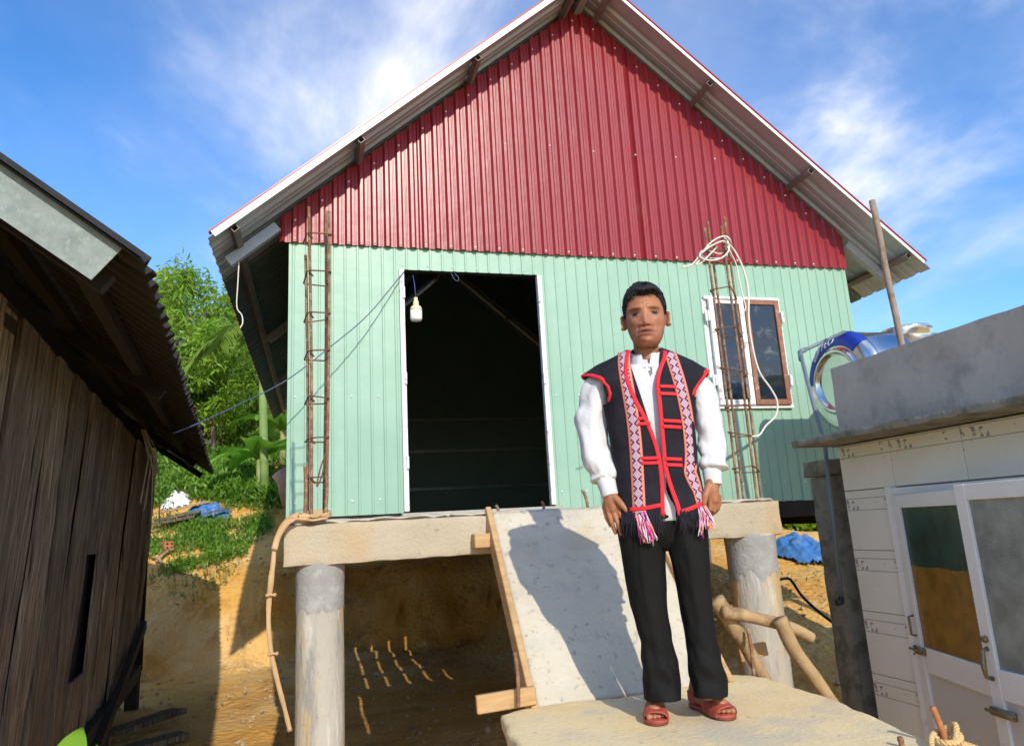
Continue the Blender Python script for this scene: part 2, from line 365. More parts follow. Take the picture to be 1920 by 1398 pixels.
for x0, x1, z0, z1 in ((XL, DX0, ZB, ZGT), (DX0, DX1, DZ, ZGT), (DX1, 2.86, ZB-.04, ZGT), (2.86, WX0, ZB-.04, ZGT), (WX0, WX1, ZB-.06, WZ0), (WX0, WX1, WZ1, ZGT), (WX1, XR, ZB-.06, ZGT)):
    wall_sheet('wall_sheet', prof_green(x0, x1), YF+random.uniform(-.0015, .0015), z0, z1, M_green, house)
xs = [XL-.075, .86, 1.93, 3.0, 4.07, XR+.015]
for i in range(5):
    x0, x1 = xs[i], xs[i+1]
    pr = prof_red(x0, x1)
    if x0 < XC < x1: pr = sorted(pr+[(XC, 0)])
    wall_sheet('gable_sheet', pr, YF-.016-.003*(i % 2), ZG-.004*i*0, lambda x: zroof(x)+.0, M_red, house)
# backing frame + side/back walls, inside liners
def plate(name, pts, m, parent, th=None):
    mb = MB(); mb.add(pts, [tuple(range(len(pts)))]); return mb.build(name, m, parent)
for nm, X in (('side_wall', XL+.01), ('side_wall', XR-.01)):
    mb = MB(); y = YF+.03; pts = []
    while y < 13.6: pts += [(y, 0), (y+.09, 0), (y+.095, .008), (y+.105, .008)]; y += .11
    s = -1 if X < 1 else 1
    a = [(X+s*d, yy, ZB-.06) for yy, d in pts]; b = [(X+s*d, yy, zroof(X)-.02) for yy, d in pts]; n = len(pts)
    mb.add(a+b, [(i, i+1, n+i+1, n+i) for i in range(n-1)]); mb.build(nm, M_green, house)
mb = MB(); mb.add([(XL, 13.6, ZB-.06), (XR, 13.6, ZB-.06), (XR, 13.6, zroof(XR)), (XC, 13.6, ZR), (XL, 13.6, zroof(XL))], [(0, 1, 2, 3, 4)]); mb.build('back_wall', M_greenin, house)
for z in (2.3, 3.0, 3.6):
    MB().box((XC, 13.52, z), (XR-XL-.1, .05, .05)).build('wall_rail', M_zinc, house)
# steel frame of the front wall: rails behind sheets, lintel, door posts
for x0, x1, z in ((XL+.05, DX0-.05, 2.6), (DX1+.05, WX0, 2.9), (XL+.05, XR-.05, ZG-.05)):
    MB().box(((x0+x1)/2, YF+.035, z), (x1-x0, .04, .06)).build('wall_rail', M_zinc, house)
MB().box(((DX0+DX1)/2, YF+.04, DZ+.02), (DX1-DX0+.1, .05, .05)).build('lintel', M_olddark, house)
for X, s in ((DX0, 1), (DX1, -1)):
    jb = MB().box((X+s*.022, YF-.004, (ZB+DZ)/2), (.042, .06, DZ-ZB-.02), bev=.004).build('door_frame', M_white, house)
    for zz in (ZB+.35, ZB+1.05, ZB+1.8):
        MB().tube([(X+s*.036, YF-.04, zz), (X+s*.036, YF-.04, zz+.10)], .012, 8).build('hinge', M_white, jb)
MB().box(((DX0+DX1)/2, YF-.05, ZB-.022), (DX1-DX0+.05, .16, .035), bev=.006).build('threshold', M_conc, house)
MB().box(((XL+2.75)/2, YF+.025, (1.578+ZB)/2-.02), (2.75-XL, .03, ZB-1.578+.03)).build('light_gap_strip', M_olddark, house)  # strip added to close the gap where sun leaked in under the wall
# floor boards with gaps (sun passes through the door on to the soil below)
x = XL+.05; k = 0
bw = MB().box((0, 0, 0), (.232, 7.6, .022))
bm0 = None
while x < XR-.25:
    if bm0 is None:
        bm0 = bw.build('floorboard', M_deck, house); o = bm0
    else:
        o = bm0.copy(); COL.objects.link(o)
    o.location = (x+.116, YF+3.85, ZB-.035); x += .256; k += 1
for y in (6.2, 7.15, 8.25, 9.6, 11.0, 12.4):
    MB().box((XC, y, ZB-.10), (XR-XL-.1, .055, .09)).build('joist', M_olddark, house)
for X in (XL+.1, XC, XR-.1):
    MB().box((X, 9.7, ZB-.22), (.16, 7.6, .14)).build('sill_beam', M_olddark, house)
MB().box(((2.9+XR)/2, YF+.05, ZB-.13), (XR-2.9, .10, .15)).build('sill_beam', M_olddark, house)
for X, Y in ((2.55, 5.75), (XR-.15, 9.2), (XC, 9.4), (XL+.12, 9.4), (XL+.12, 13.2), (XR-.15, 13.2)):
    g = float(gz(X, Y))-.2
    MB().lathe([(.125, g), (.125, ZB-.15)], (X, Y, 0), 20).build('stilt_post', M_colc, house, True)
# roof
PU = .25
def roof_prof():
    out = []
    return out
slope_len_vec = {}
ny = 9; dyw = (YBACK-YFRONT)/ny
for side, EX in ((-1, EXL), (1, EXR)):
    SL = SLS[side]; rdir = np.array([EX-XC, 0, -SL*abs(EX-XC)]); nrm = np.array([side*SL, 0, 1.]); nrm /= np.linalg.norm(nrm)
    for i in range(ny):
        y0 = YFRONT+i*dyw; y1 = y0+dyw+(.03 if i < ny-1 else 0)
        pr = [(y0, 0)]; y = math.ceil(y0/.2)*.2
        while y < y1:
            for o, d in ((0, 0), (.022, .024), (.055, .024), (.077, 0), (.12, 0), (.126, .005), (.142, .005), (.148, 0)):
                if y0+.002 < y+o < y1-.002: pr.append((y+o, d))
            y += .2
        pr.append((y1, 0))
        A = []; B = []; A2 = []; B2 = []
        for yy, d in pr:
            off = nrm*(d+.004+.002*(i % 2)); top = np.array([XC, yy, ZR+.045])+off; bot = top+rdir*1.0
            A.append(top+nrm*.003); B.append(bot+nrm*.003); A2.append(top); B2.append(bot)
        n = len(pr); mb = MB()
        f1 = [(j, j+1, n+j+1, n+j) for j in range(n-1)]
        if side < 0: f1 = [f[::-1] for f in f1]
        mb.add(A+B, f1, 0); mb.add(A2+B2, [f[::-1] for f in f1], 1)
        mb.add(A+A2, [(j, j+1, n+j+1, n+j) for j in range(n-1)], 0); mb.add(B+B2, [(j, j+1, n+j+1, n+j) for j in range(n-1)], 1)
        mb.add([A[0], B[0], B2[0], A2[0]], [(0, 1, 2, 3)], 0); mb.add([A[-1], B[-1], B2[-1], A2[-1]], [(0, 1, 2, 3)], 0)
        mb.build('roof_sheet', [M_redroof, M_zinc if i == 0 else M_soffit_shade], house)  # front sheet plain zinc below, the rest with shade painted underneath
    # barge flashing along the front edge
    p0 = np.array([XC+side*.02, YFRONT-.006, ZR+.02]); p1 = p0+rdir*(.985 if side < 0 else .975)
    hgt = .058 if side < 0 else .03
    mb = MB().bar(p0+(0, 0, .02), p1+(0, 0, .02), .008, hgt, up=nrm); mb.build('barge_flashing', M_whiteclean, house)
    mb = MB().bar(p0+nrm*.045+np.array([0, .02, 0]), p1+nrm*.045+np.array([0, .02, 0]), .06, .012, up=nrm); mb.build('barge_cap', M_redroof, house)
    # purlins (hollow square tubes)
    xsP = (.34, 1.372, 2.36, -.62) if side < 0 else (4.70, 3.69, 2.70, 5.70)
    for X in xsP:
        z = zroof(X)-.004; mb = MB(); a = .027; t = .022
        Mx = np.stack([rdir/np.linalg.norm(rdir)*1., np.array([0, 1., 0]), nrm], 1)
        def ringp(r, y): return [np.array([X, y, z])-nrm*.03*0+Mx[:, 0]*u*r+nrm*w*r for u, w in ((-1, -1), (1, -1), (1, 1), (-1, 1))]
        o0, o1, i0, i1 = ringp(a, YFRONT+.02), ringp(a, YBACK-.03), ringp(t, YFRONT+.02), ringp(t, YFRONT+.4)
        vs = o0+o1+i0+i1
        fs = [(j, (j+1) % 4, 4+(j+1) % 4, 4+j) for j in range(4)]+[(j, 8+j, 8+(j+1) % 4, (j+1) % 4) for j in range(4)]+[(8+j, 12+j, 12+(j+1) % 4, 8+(j+1) % 4) for j in range(4)]+[(12, 13, 14, 15), (4, 5, 6, 7)]
        mb.add(vs, fs); mb.build('purlin', mat('purlin_steel', ((.15, .11, .105), (.24, .20, .19)), scale=4, rough=.55, metal=.2), house)
    # rafters at the wall line and behind
    for Y in (YF+.06, 8.7, 11.2, 13.5):
        q0 = np.array([XC, Y, ZR-.075]); q1 = q0+rdir*(.955 if Y < 6.5 else .93)
        if Y < 6.5: 
            xw = XL-.09 if side < 0 else XR+.03
            q0 = np.array([xw, YF-.03, zroof(xw)-.075])
            MB().bar(q0, np.array([EX-side*.10, YF-.03, zroof(EX-side*.10)-.075]), .06, .085, up=nrm).build('rafter', M_zinc, house)
        else: MB().bar(q0, q1, .05, .09, up=nrm).build('rafter', M_zinc, house)
mb = MB(); n = 8
mb.add([(XC-.22, YFRONT-.02, ZR+.08-.2+.02), (XC, YFRONT-.02, ZR+.105), (XC+.22, YFRONT-.02, ZR+.08-.2+.02), (XC-.22, YBACK, ZR-.10), (XC, YBACK, ZR+.105), (XC+.22, YBACK, ZR-.10)], [(0, 1, 4, 3), (1, 2, 5, 4)])
mb.build('ridge_cap', M_redroof, house)
MB().box((XC, YFRONT+.3, ZR-.055), (.07, .55, .07)).build('ridge_beam', M_zinc, house)
# screws
mb = MB()
def screw(x, z, y): mb.lathe([(.012, 0), (.010, -.006), (.004, -.011)], (0, 0, 0), 6) if False else mb.add([(x-.008, y, z-.008), (x+.008, y, z-.008), (x+.008, y, z+.008), (x-.008, y, z+.008), (x, y-.009, z)], [(0, 1, 4), (1, 2, 4), (2, 3, 4), (3, 0, 4)])
for i in range(24):
    xx = XL+.02+i*.22+.028
    screw(xx, ZG+.025, YF-.046); 
    zt = zroof(xx)-.13
    if zt > ZG+.1: screw(xx, zt, YF-.046)
    if i % 2 == 0 and zroof(xx) > 5.2: screw(xx+.11, 5.0+.05*random.random(), YF-.046)
for i in range(24):
    xx = XL+.06+i*.22
    for zz in (2.62, 1.78):
        if not (DX0-.02 < xx < DX1+.02) and not (WX0-.05 < xx < WX1+.05 and zz > 2.4): screw(xx, zz, YF-.004)
    if DX0 < xx < DX1: screw(xx, DZ+.04, YF-.004)
tag(mb.build('screws', M_screw, house), kind='stuff')
# window
WM = (WX0+WX1)/2-.005
win = MB()
for a, b in (((WX0, WZ0), (WX1, WZ0)), ((WX0, WZ1), (WX1, WZ1))): win.bar((a[0]-.02, YF+.0, a[1]), (b[0]+.02, YF+.0, b[1]), .07, .03)
for X in (WX0, WX1): win.bar((X, YF+.004, WZ0+.015), (X, YF+.004, WZ1-.015), .026, .064)
wino = win.build('window', M_white, house)
for x0, x1, m, rot in ((WX0+.012, WM-.004, M_white, 0), (WM+.004, WX1-.012, M_rustframe, 0)):
    sw = .05; mb = MB(); y = YF-.045
    for X in (x0+sw/2, x1-sw/2): mb.box((X, y, (WZ0+WZ1)/2), (sw, .032, WZ1-WZ0-.03), bev=.004)
    for Z in (WZ0+.015+sw/2, WZ1-.015-sw/2): mb.box(((x0+x1)/2, y, Z), (x1-x0-2*sw, .030, sw), bev=.003)
    mb.build('casement_frame', m, wino)
    MB().box(((x0+x1)/2, y+.004, (WZ0+WZ1)/2), (x1-x0-2*sw+.01, .006, WZ1-WZ0-.03-2*sw+.01)).build('pane', M_glass, wino)
for X, s in ((WX0-.005, -1), (WX1+.005, 1)):
    for z in (WZ0+.2, WZ1-.24):
        MB().box((X+s*.012, YF-.045, z+.05), (.035, .02, .11), bev=.003).tube([(X, YF-.062, z), (X, YF-.062, z+.10)], .010, 8).build('hinge', M_white, wino)

# ------------------------------------------------------------------ porch frame
YB = 3.95; PXL, PXR, PZ = -.172, 2.775, 1.578
porch = empty('porch_frame', (1.3, 4.1, -.3), 'rough concrete porch beam on two round columns', 'porch')
def rough_box(name, c, sz, div, amp, m, parent, seed=0, sc=9):
    """box with subdivided faces and eroded edges"""
    nx, ny_, nz_ = div; mb = MB(); c = np.array(c); h = np.array(sz)/2
    def face(ax, sg, na, nb):
        a, b = (ax+1) % 3, (ax+2) % 3; vs = []; fs = []
        for i in range(na+1):
            for j in range(nb+1):
                p = np.zeros(3); p[ax] = sg*h[ax]; p[a] = (2*i/na-1)*h[a]; p[b] = (2*j/nb-1)*h[b]; vs.append(p)
        for i in range(na):
            for j in range(nb):
                q = (i*(nb+1)+j, (i+1)*(nb+1)+j, (i+1)*(nb+1)+j+1, i*(nb+1)+j+1); fs.append(q if sg > 0 else q[::-1])
        mb.add(vs, fs)
    d = (nx, ny_, nz_)
    for ax in range(3):
        for sg in (-1, 1): face(ax, sg, d[(ax+1) % 3], d[(ax+2) % 3])
    vs = []
    for v in mb.v:
        p = np.array(v); ne = sum(abs(abs(p[k])-h[k]) < 1e-6 for k in range(3))
        q = p+c; w = np.array([nz(q+11.3+seed, sc), nz(q+37.1+seed, sc), nz(q+71.7+seed, sc)])
        p = p+w*amp*(1 if ne < 2 else 2.2)
        if ne >= 2: p = p-np.sign(p)*np.array([abs(abs(mv)-hh) < 3*amp for mv, hh in zip(np.array(v), h)])*amp*1.2
        vs.append(tuple(p+c))
    mb.v = vs
    return mb.build(name, m, parent, True)
rough_box('beam', ((PXL+PXR)/2, YB+.11, PZ-.105), (PXR-PXL, .22, .21), (140, 9, 10), .0035, M_beam, porch)
rough_box('beam_crust', ((PXL+PXR)/2, YB+.13, PZ+.008), (PXR-PXL-.04, .24, .022), (150, 8, 2), .008, M_slabc, porch, 5, 14)
MB().box((.25, 5.04, PZ-.06), (.84, 1.74, .11)).build('porch_slab', M_conc, porch)
MB().box((1.72, 5.04, PZ-.06), (2.04, 1.74, .11)).build('porch_slab', M_conc, porch)
for cx, r in ((.015, .122), (2.615, .148)):
    mb = MB(); rings = []
    for i in range(60):
        z = -.45+i*(PZ-.195+.45)/59; rr = r*(1+.012*math.sin(z*3))
        rr *= 1+.045*float(smoothstep(1.22, 1.40, z))
        rings.append([np.array([cx+math.cos(a)*rr*(1+.012*nz((math.cos(a)*3, math.sin(a)*3, z*3+cx))), YB+.13+math.sin(a)*rr*(1+.012*nz((math.cos(a)*3+9, math.sin(a)*3, z*3))), z]) for a in np.linspace(0, 2*math.pi, 33)[:-1]])
    mb.rings(rings); mb.build('column', M_colc, porch, True)
    rings = []
    for i in range(9):
        rings.append([np.array([cx+math.cos(a)*r*kk, YB+.13+math.sin(a)*r*kk, z]) for a in np.linspace(0, 2*math.pi, 65)[:-1] for zl in (1.13+.07*nz((math.cos(a)*2.5, math.sin(a)*2.5, cx*3+1))+.03*nz((math.cos(a)*9, math.sin(a)*9, cx)),) for z in (zl+(PZ-.204-zl)*i/8,) for kk in ((1.004 if i == 0 else 1.018)+.045*float(smoothstep(1.22, 1.40, z))+.010*nz((math.cos(a)*6, math.sin(a)*6, z*9)),)])
    mb = MB(); mb.rings(rings, cap=False); mb.build('mortar_coat', M_mortar, porch, True)
# stair slab
SX0, SX1 = .905, 1.80
stair = empty('stair_slab', (1.45, 3.5, .76), 'sloping pale concrete stair slab behind the standing person', 'stair')
mb = MB(); nx, nl = 46, 46; p0 = np.array([SX0, 3.15, .755]); p1 = np.array([SX0+.03, 3.955, 1.592]); u = (p1-p0)
nrm = np.array([0, -u[2], u[1]]); nrm /= np.linalg.norm(nrm)
top = []
for j in range(nl+1):
    for i in range(nx+1):
        p = p0+u*(j/nl*1.0)+np.array([(SX1-SX0)*i/nx, 0, 0]); ed = 1 if i in (0, nx) else 0
        top.append(p+nrm*(.008*nz(p, 3)+.004*nz(p, 12))-nrm*.006*ed)
top = np.array(top); bot = top*1.0-nrm*.11; nn = (nx+1)*(nl+1); fs = []
for j in range(nl):
    for i in range(nx):
        a = j*(nx+1)+i; fs.append((a, a+1, a+nx+2, a+nx+1)); fs.append((nn+a, nn+a+nx+1, nn+a+nx+2, nn+a+1))
    a = j*(nx+1); fs.append((a, a+nx+1, nn+a+nx+1, nn+a)); a += nx; fs.append((a, nn+a, nn+a+nx+1, a+nx+1))
for i in range(nx): fs.append((i, nn+i, nn+i+1, i+1)); a = nl*(nx+1)+i; fs.append((a, a+1, nn+a+1, nn+a))
mb.add(np.vstack([top, bot]), fs); mb.build('slab', M_slabc, stair, True)
# landing
LZ = .76
land = empty('landing', (1.5, 2.6, LZ), 'sandy concrete landing slab under the sandals', 'landing')
outline = [at(*p, Z=LZ)[:2] for p in ((938, 1338), (1005, 1322), (1100, 1312), (1205, 1300), (1300, 1268), (1385, 1262), (1440, 1270), (1500, 1288), (1570, 1312), (1640, 1342), (1700, 1368), (1760, 1396), (1840, 1440))]
outline += [np.array((1.75, 1.55)), np.array((1.1, 1.62)), at(1000, 1440, Z=LZ)[:2], at(972, 1398, Z=LZ)[:2], at(950, 1368, Z=LZ)[:2]]
ol = catmull([np.append(p, 0) for p in outline]+[np.append(outline[0], 0)], 8)[:-1]
ol = [np.array([p[0]+.010*nz((p[0]*9, p[1]*9, 0)), p[1]+.010*nz((p[0]*9, p[1]*9, 5)), 0]) for p in ol]
cen = np.mean(ol, 0); rings = []
for s_, dz in ((.05, 0), (.3, 0), (.55, 0), (.8, 0), (.93, 0), (.975, -.001), (.993, -.006), (1.0, -.018), (.995, -.055), (.975, -.10), (.95, -.125), (.4, -.125)):
    rings.append([np.array([cen[0]+(p[0]-cen[0])*s_, cen[1]+(p[1]-cen[1])*s_, LZ+dz+.005*nz((p[0]*s_*4, p[1]*s_*4, 1))*(1 if s_ > .5 else .3)+(.006*nz((p[0]*14, p[1]*14, dz*30)) if s_ > .97 else 0)]) for p in ol])
mb = MB(); mb.rings(rings, cap=True); mb.build('slab', M_land, land, True)
MB().box((1.72, 2.45, .17), (.55, .55, .96)).build('support', M_conc, land)
def ground_at(px, py, y0=3.0):
    d = ray(px, py); d = d/d[1]; y = y0
    while y < 80:
        p = CAM+d*y
        if p[2] <= float(gz(p[0], p[1])): return np.array([p[0], p[1], float(gz(p[0], p[1]))])
        y += .04
    return CAM+d*30
# ------------------------------------------------------------------ rebar cages
def rebar(mb, p, q, r=.0085):
    p = np.array(p); q = np.array(q); L = np.linalg.norm(q-p); n = max(4, int(L/.009)); bow = .006
    pts = [p+(q-p)*i/n+np.array([bow*math.sin(math.pi*i/n), 0, 0]) for i in range(n+1)]
    mb.tube(pts, [r*(1.10 if i % 2 else .92) for i in range(n+1)], 7)
def cage(label, bars, ties):
    b0 = np.mean([b[1] for b in bars], 0)
    root = empty('rebar_cage', tuple(b0), label, 'rebar', 'rebar cages standing on the porch beam')
    for p, q in bars:
        mb = MB(); rebar(mb, p, q); mb.build('bar', M_rebar, root, True)
    F = bars
    def pt(b, z): p, q = F[b]; t = (z-q[2])/(p[2]-q[2]); return q+(p-q)*t
    for z in ties:
        c = [pt(k, z+random.uniform(-.012, .012)) for k in (0, 1, 2, 3)]; ce = np.mean(c, 0)
        c = [ce+(k-ce)*1.22+np.array([0, 0, random.uniform(-.014, .014)]) for k in c]
        loop = [c[0], c[1], c[2], c[3], c[0]]; pts = []
        for a, b in zip(loop[:-1], loop[1:]):
            for t in (.04, .5, .96): pts.append(a+(b-a)*t)
        pts.append(pts[0]+np.array([.01, 0, -.012])); pts.append(pts[-1]+np.array([.015, .012, -.02]))
        MB().tube(pts, .0042, 6).build('stirrup', M_rusttie, root, True)
    return root
Y1, Y2 = 4.0, 4.16
zb = PZ-.03
def vb(px, py, px2, py2, Y): 
    a = at(px, py, Y=Y); b = at(px2, py2, Y=Y); return (a, b)
cl = [vb(579, 388, 584, 975, Y1), vb(617, 396, 611, 975, Y1), vb(611, 394, 607, 968, Y2), vb(573, 478, 577, 968, Y2)]
tz = [at(598, y, Y=Y1+.08)[2] for y in (447, 520, 592, 666, 752, 824, 902)]
c = cage('rusty rebar cage with seven ties left of the dark doorway', cl, tz)
for p, q in (((572, 873), (571, 970)), ((612, 880), (609, 972))):
    mb = MB(); rebar(mb, at(*p, Y=Y1-.015), at(*q, Y=Y1-.015), .0095); mb.build('starter_bar', M_rebar, c, True)
mb = MB(); mb.tube(catmull([at(611, 850, Y=Y1-.03), at(600, 880, Y=Y1-.05), at(594, 912, Y=Y1-.06), at(604, 890, Y=Y1-.05), at(609, 860, Y=Y1-.03)], 5), .004, 6); mb.build('bent_wire', M_rusttie, c, True)
cr = [vb(1321, 428, 1386, 945, Y1), vb(1352, 424, 1420, 943, Y1), vb(1358, 408, 1428, 943, Y2), vb(1327, 416, 1395, 944, Y2)]
tz = [at(1370, y, Y=Y1+.08)[2] for y in (480, 548, 625, 697, 762, 818, 880)]
cage('rusty rebar cage with white cable beside the window', cr, tz)
def cable(mb, pxs, Y, r=.0055, dy=None):
    pts = [at(p[0], p[1], Y=Y+(p[2] if len(p) > 2 else 0)) for p in pxs]; mb.tube(catmull(pts, 6), r, 7)
mb = MB()
cable(mb, [(1279, 501), (1297, 496), (1313, 478), (1335, 453), (1357, 443), (1370, 452), (1369, 474, .2), (1350, 484, .22), (1326, 483, .1), (1316, 476, -.03), (1332, 462, -.04), (1356, 452, -.04), (1363, 464, .1), (1350, 476, .22), (1322, 468, .1), (1312, 480, -.02), (1330, 488, -.03), (1352, 484, -.03), (1366, 470, -.03), (1364, 452, 0), (1352, 443, .05)], Y1-.02)
cable(mb, [(1363, 454, -.03), (1377, 470), (1392, 500), (1403, 545), (1404, 600), (1411, 650), (1424, 697), (1445, 728), (1457, 752), (1455, 778), (1436, 798), (1424, 815), (1410, 818)], Y1-.02, .0062)
cable(mb, [(1364, 462, -.03), (1380, 495), (1386, 525), (1394, 560), (1398, 578), (1388, 590)], Y1-.02, .0045)
cable(mb, [(1313, 487), (1304, 496), (1316, 492), (1330, 478), (1345, 462)], Y1-.03, .0055)
tag(mb.build('cable_coil', M_cable, None, True), 'cream cable looped over the rebar cage by the window', 'cable')

# bark strip tied to beam end
def ribbon(mb, pts, w, th, side=(1, 0, 0), taper=None):
    P = catmull(pts, 8); n = len(P); rings = []
    for i, p in enumerate(P):
        d = P[min(i+1, n-1)]-P[max(i-1, 0)]; d /= np.linalg.norm(d)+1e-9; s = np.array(side, float); s -= d*(s@d); s /= np.linalg.norm(s)+1e-9
        b = np.cross(d, s); ww = w*(taper(i/(n-1)) if taper else 1)*(1+.18*nz(p, 14))
        rings.append([p-s*ww/2-b*th/2, p+s*ww/2-b*th/2, p+s*ww/2+b*th/2, p-s*ww/2+b*th/2])
    mb.rings(rings)
vine = empty('bark_strip', tuple(at(545, 1368, Y=3.9)), 'long dry bark strip hanging from the left end of the porch beam', 'bark strip')
mb = MB(); ribbon(mb, [at(x, y, Y=Y) for x, y, Y in ((612, 962, 4.0), (585, 969, 3.93), (556, 966, 3.93), (532, 984, 3.91), (517, 1015, 3.9), (512, 1055, 3.9), (508, 1090, 3.9), (504, 1135, 3.91), (504, 1180, 3.9), (508, 1220, 3.9), (520, 1275, 3.9), (533, 1325, 3.9), (544, 1370, 3.9))], .027, .007, taper=lambda t: .75+.5*math.sin(t*9)**2*(1-t)); mb.build('strip', M_vine, vine, True)
mb = MB(); ribbon(mb, [at(x, y, Y=Y) for x, y, Y in ((612, 970, 3.95), (580, 975, 3.92), (545, 975, 3.9), (524, 1000, 3.89), (514, 1030, 3.885))], .03, .008); mb.build('strip', M_vine, vine, True)
for (x, y) in ((508, 1115), (512, 1225)):
    mb = MB(); c0 = at(x, y, Y=3.9); mb.tube([c0+np.array([.022*math.cos(a), .012*math.sin(a), .004*math.sin(3*a)]) for a in np.linspace(0, 6.28, 12)], .006, 6); mb.build('knot', M_vine, vine, True)
mb = MB()
for k in range(3):
    pts = [at(x, y+k*3-2, Y=YY) for x, y, YY in ((566, 972, 3.94), (585, 968, 3.96-.01*k), (607, 966, 3.97), (618, 962, 4.02), (612, 960, 4.12), (580, 962, 4.12), (566, 968, 4.0))]
    mb.tube(catmull(pts, 5), .008, 6)
mb.build('binding', M_vine, vine, True)

# formwork timber
def board(name, p, q, w, h, label, up=(0, 0, 1), m=None, cat='board'):
    o = MB().bar(p, q, w, h, up=up, bev=.004).build(name, m or M_wood); return tag(o, label, cat)
us = u/np.linalg.norm(u)
bp0 = p0+np.array([-.019, -.03, -.03]); bp1 = p1+np.array([-.016, .02, .02])
board('formwork_board', bp0+nrm*(-.03), bp1+nrm*(-.03), .030, .10, 'sloping timber board edging the left side of the stair slab', up=nrm)
board('formwork_board', p0+np.array([SX1-SX0+.02, -.02, 0])-nrm*.03, p1+np.array([SX1-SX0+.02, .0, 0])-nrm*.03, .03, .10, 'sloping timber board edging the right side of the stair slab', up=nrm)
board('timber_block', at(887, 1014, Y=3.90), at(922, 1012, Y=3.90), .09, .075, 'short timber block under the porch beam beside the stair board')
board('timber_plank', at(893, 1321, Y=3.13), at(1004, 1302, Y=3.13), .03, .072, 'short timber plank level with the landing beside the bent rebar')
mb = MB(); rebar(mb, at(965, 1222, Y=3.08), at(972, 1325, Y=3.08), .0085); tag(mb.build('rebar_stub', M_rebar, None, True), 'upright rebar rod in front of the short timber plank', 'rebar')
mb = MB(); rebar(mb, at(1402, 1178, Y=3.35), at(1414, 1275, Y=3.28), .009); tag(mb.build('rebar_stub', M_rebar, None, True), 'upright rebar rod behind the log rail right of the trousers', 'rebar')
pr = at(1777, 1400, Z=LZ); mb = MB(); rebar(mb, pr+np.array([-.015, .02, .115]), pr+np.array([.01, 0, -.06]), .0098)
tag(mb.build('rebar_stub', mat('bright_rust', ((.34, .12, .04), (.46, .19, .07)), scale=40, rough=.85), None, True), 'orange rusty rebar stub wrapped with straw rope by the white door', 'rebar')
ps = at(1690, 1400, Z=LZ); mb = MB(); rebar(mb, ps+np.array([0, 0, .03]), ps+np.array([0, 0, -.1]), .0095); tag(mb.build('rebar_stub', M_rebar, None, True), 'stubby rebar end at the landing edge left of the rope', 'rebar')
rope = empty('rope', tuple(pr), 'straw rope knotted round the orange rebar stub', 'rope')
def twist(pts, r, ln):
    P = catmull(pts, 10); mb = MB(); L = 0; n = len(P)
    strands = [[], [], []]
    for i, p in enumerate(P):
        d = P[min(i+1, n-1)]-P[max(i-1, 0)]; d /= np.linalg.norm(d)+1e-9; a = np.cross(d, (0, 0, 1.)); a /= np.linalg.norm(a)+1e-9; b = np.cross(d, a)
        if i: L += np.linalg.norm(p-P[i-1])
        for k in range(3):
            th = L/ln*6.28+k*2.094; strands[k].append(p+r*.55*(a*math.cos(th)+b*math.sin(th)))
    for s_ in strands: mb.tube(s_, r*.62, 6)
    return mb
q = pr
twist([q+np.array(v) for v in ((-.10, -.05, -.03), (-.06, .0, .012), (-.02, .03, .03), (.02, .035, .04), (.045, .02, .045), (.045, -.01, .03), (.015, -.03, .022), (-.02, -.02, .02), (-.03, .01, .02), (.0, .03, .02), (.04, .02, .01), (.09, -.03, -.01), (.13, -.09, -.05))], .0085, .035).build('rope_strand', M_rope, rope, True)
twist([q+np.array(v) for v in ((.005, -.025, .02), (.03, -.015, .05), (.045, .005, .06), (.035, .02, .04), (.01, .02, .02), (.03, -.03, .01), (.08, -.06, -.01), (.1, -.12, -.04))], .0085, .035).build('rope_strand', M_rope, rope, True)

# log rail
def log(name, pts, r0, r1, label, m=None):
    P = catmull(pts, 9); n = len(P); mb = MB()
    mb.tube([p+np.array([nz(p, 5), nz(p+3, 5), nz(p+7, 5)])*.008 for p in P], [(r0+(r1-r0)*i/(n-1))*(1+.10*nz(P[i], 9)) for i in range(n)], 12)
    return tag(mb.build(name, m or M_log, None, True), label, 'log')
log('log', [at(1343, 1122, Y=3.42), at(1372, 1168, Y=3.42), at(1395, 1205, Y=3.42), at(1440, 1285, Y=3.42)], .042, .032, 'leaning debarked log nearest the trousers')
log('log', [at(1355, 1146, Y=3.36), at(1420, 1158, Y=3.36), at(1470, 1172, Y=3.36), at(1500, 1184, Y=3.36), at(1522, 1196, Y=3.36)], .031, .030, 'level debarked log laid across the two leaning logs')
log('log', [at(1462, 1160, Y=3.29), at(1485, 1210, Y=3.29), at(1515, 1255, Y=3.29), at(1570, 1330, Y=3.29)], .038, .032, 'leaning debarked log in front of the right column')
board('timber_plank', at(1386, 1228, Y=3.6), at(1436, 1214, Y=3.6), .03, .07, 'small timber offcut behind the leaning logs')

# bulb, wires
bx = at(780, 575, Y=5.83)
bulb = empty('light_bulb', tuple(bx), 'large white bulb hanging on a blue cord in the doorway', 'bulb')
MB().tube([bx+np.array([0, 0, .075]), bx+np.array([-.004, .02, .2]), bx+np.array([-.012, .05, .30])], .0035, 6).build('cord', mat('blue_cord', ((.03, .07, .22), (.05, .10, .28)), rough=.5), bulb, True)
MB().lathe([(.006, .085), (.016, .08), (.018, .05), (.024, .045), (.024, .012), (.042, .0), (.05, -.022), (.05, -.035)], bx, 24).build('cap', M_bulbc, bulb, True)
MB().lathe([(.05, -.035), (.05, -.105), (.043, -.122), (.02, -.128), (.002, -.129)], bx, 24).build('diffuser', M_bulbw, bulb, True)
mb = MB(); mb.tube(catmull([at(757, 510, Y=5.86), at(690, 590, Y=5.70), at(618, 651, Y=5.56), at(538, 712, Y=5.42), at(450, 757, Y=5.22), at(370, 794, Y=5.0), at(325, 812, Y=4.9)], 6), .0045, 6)
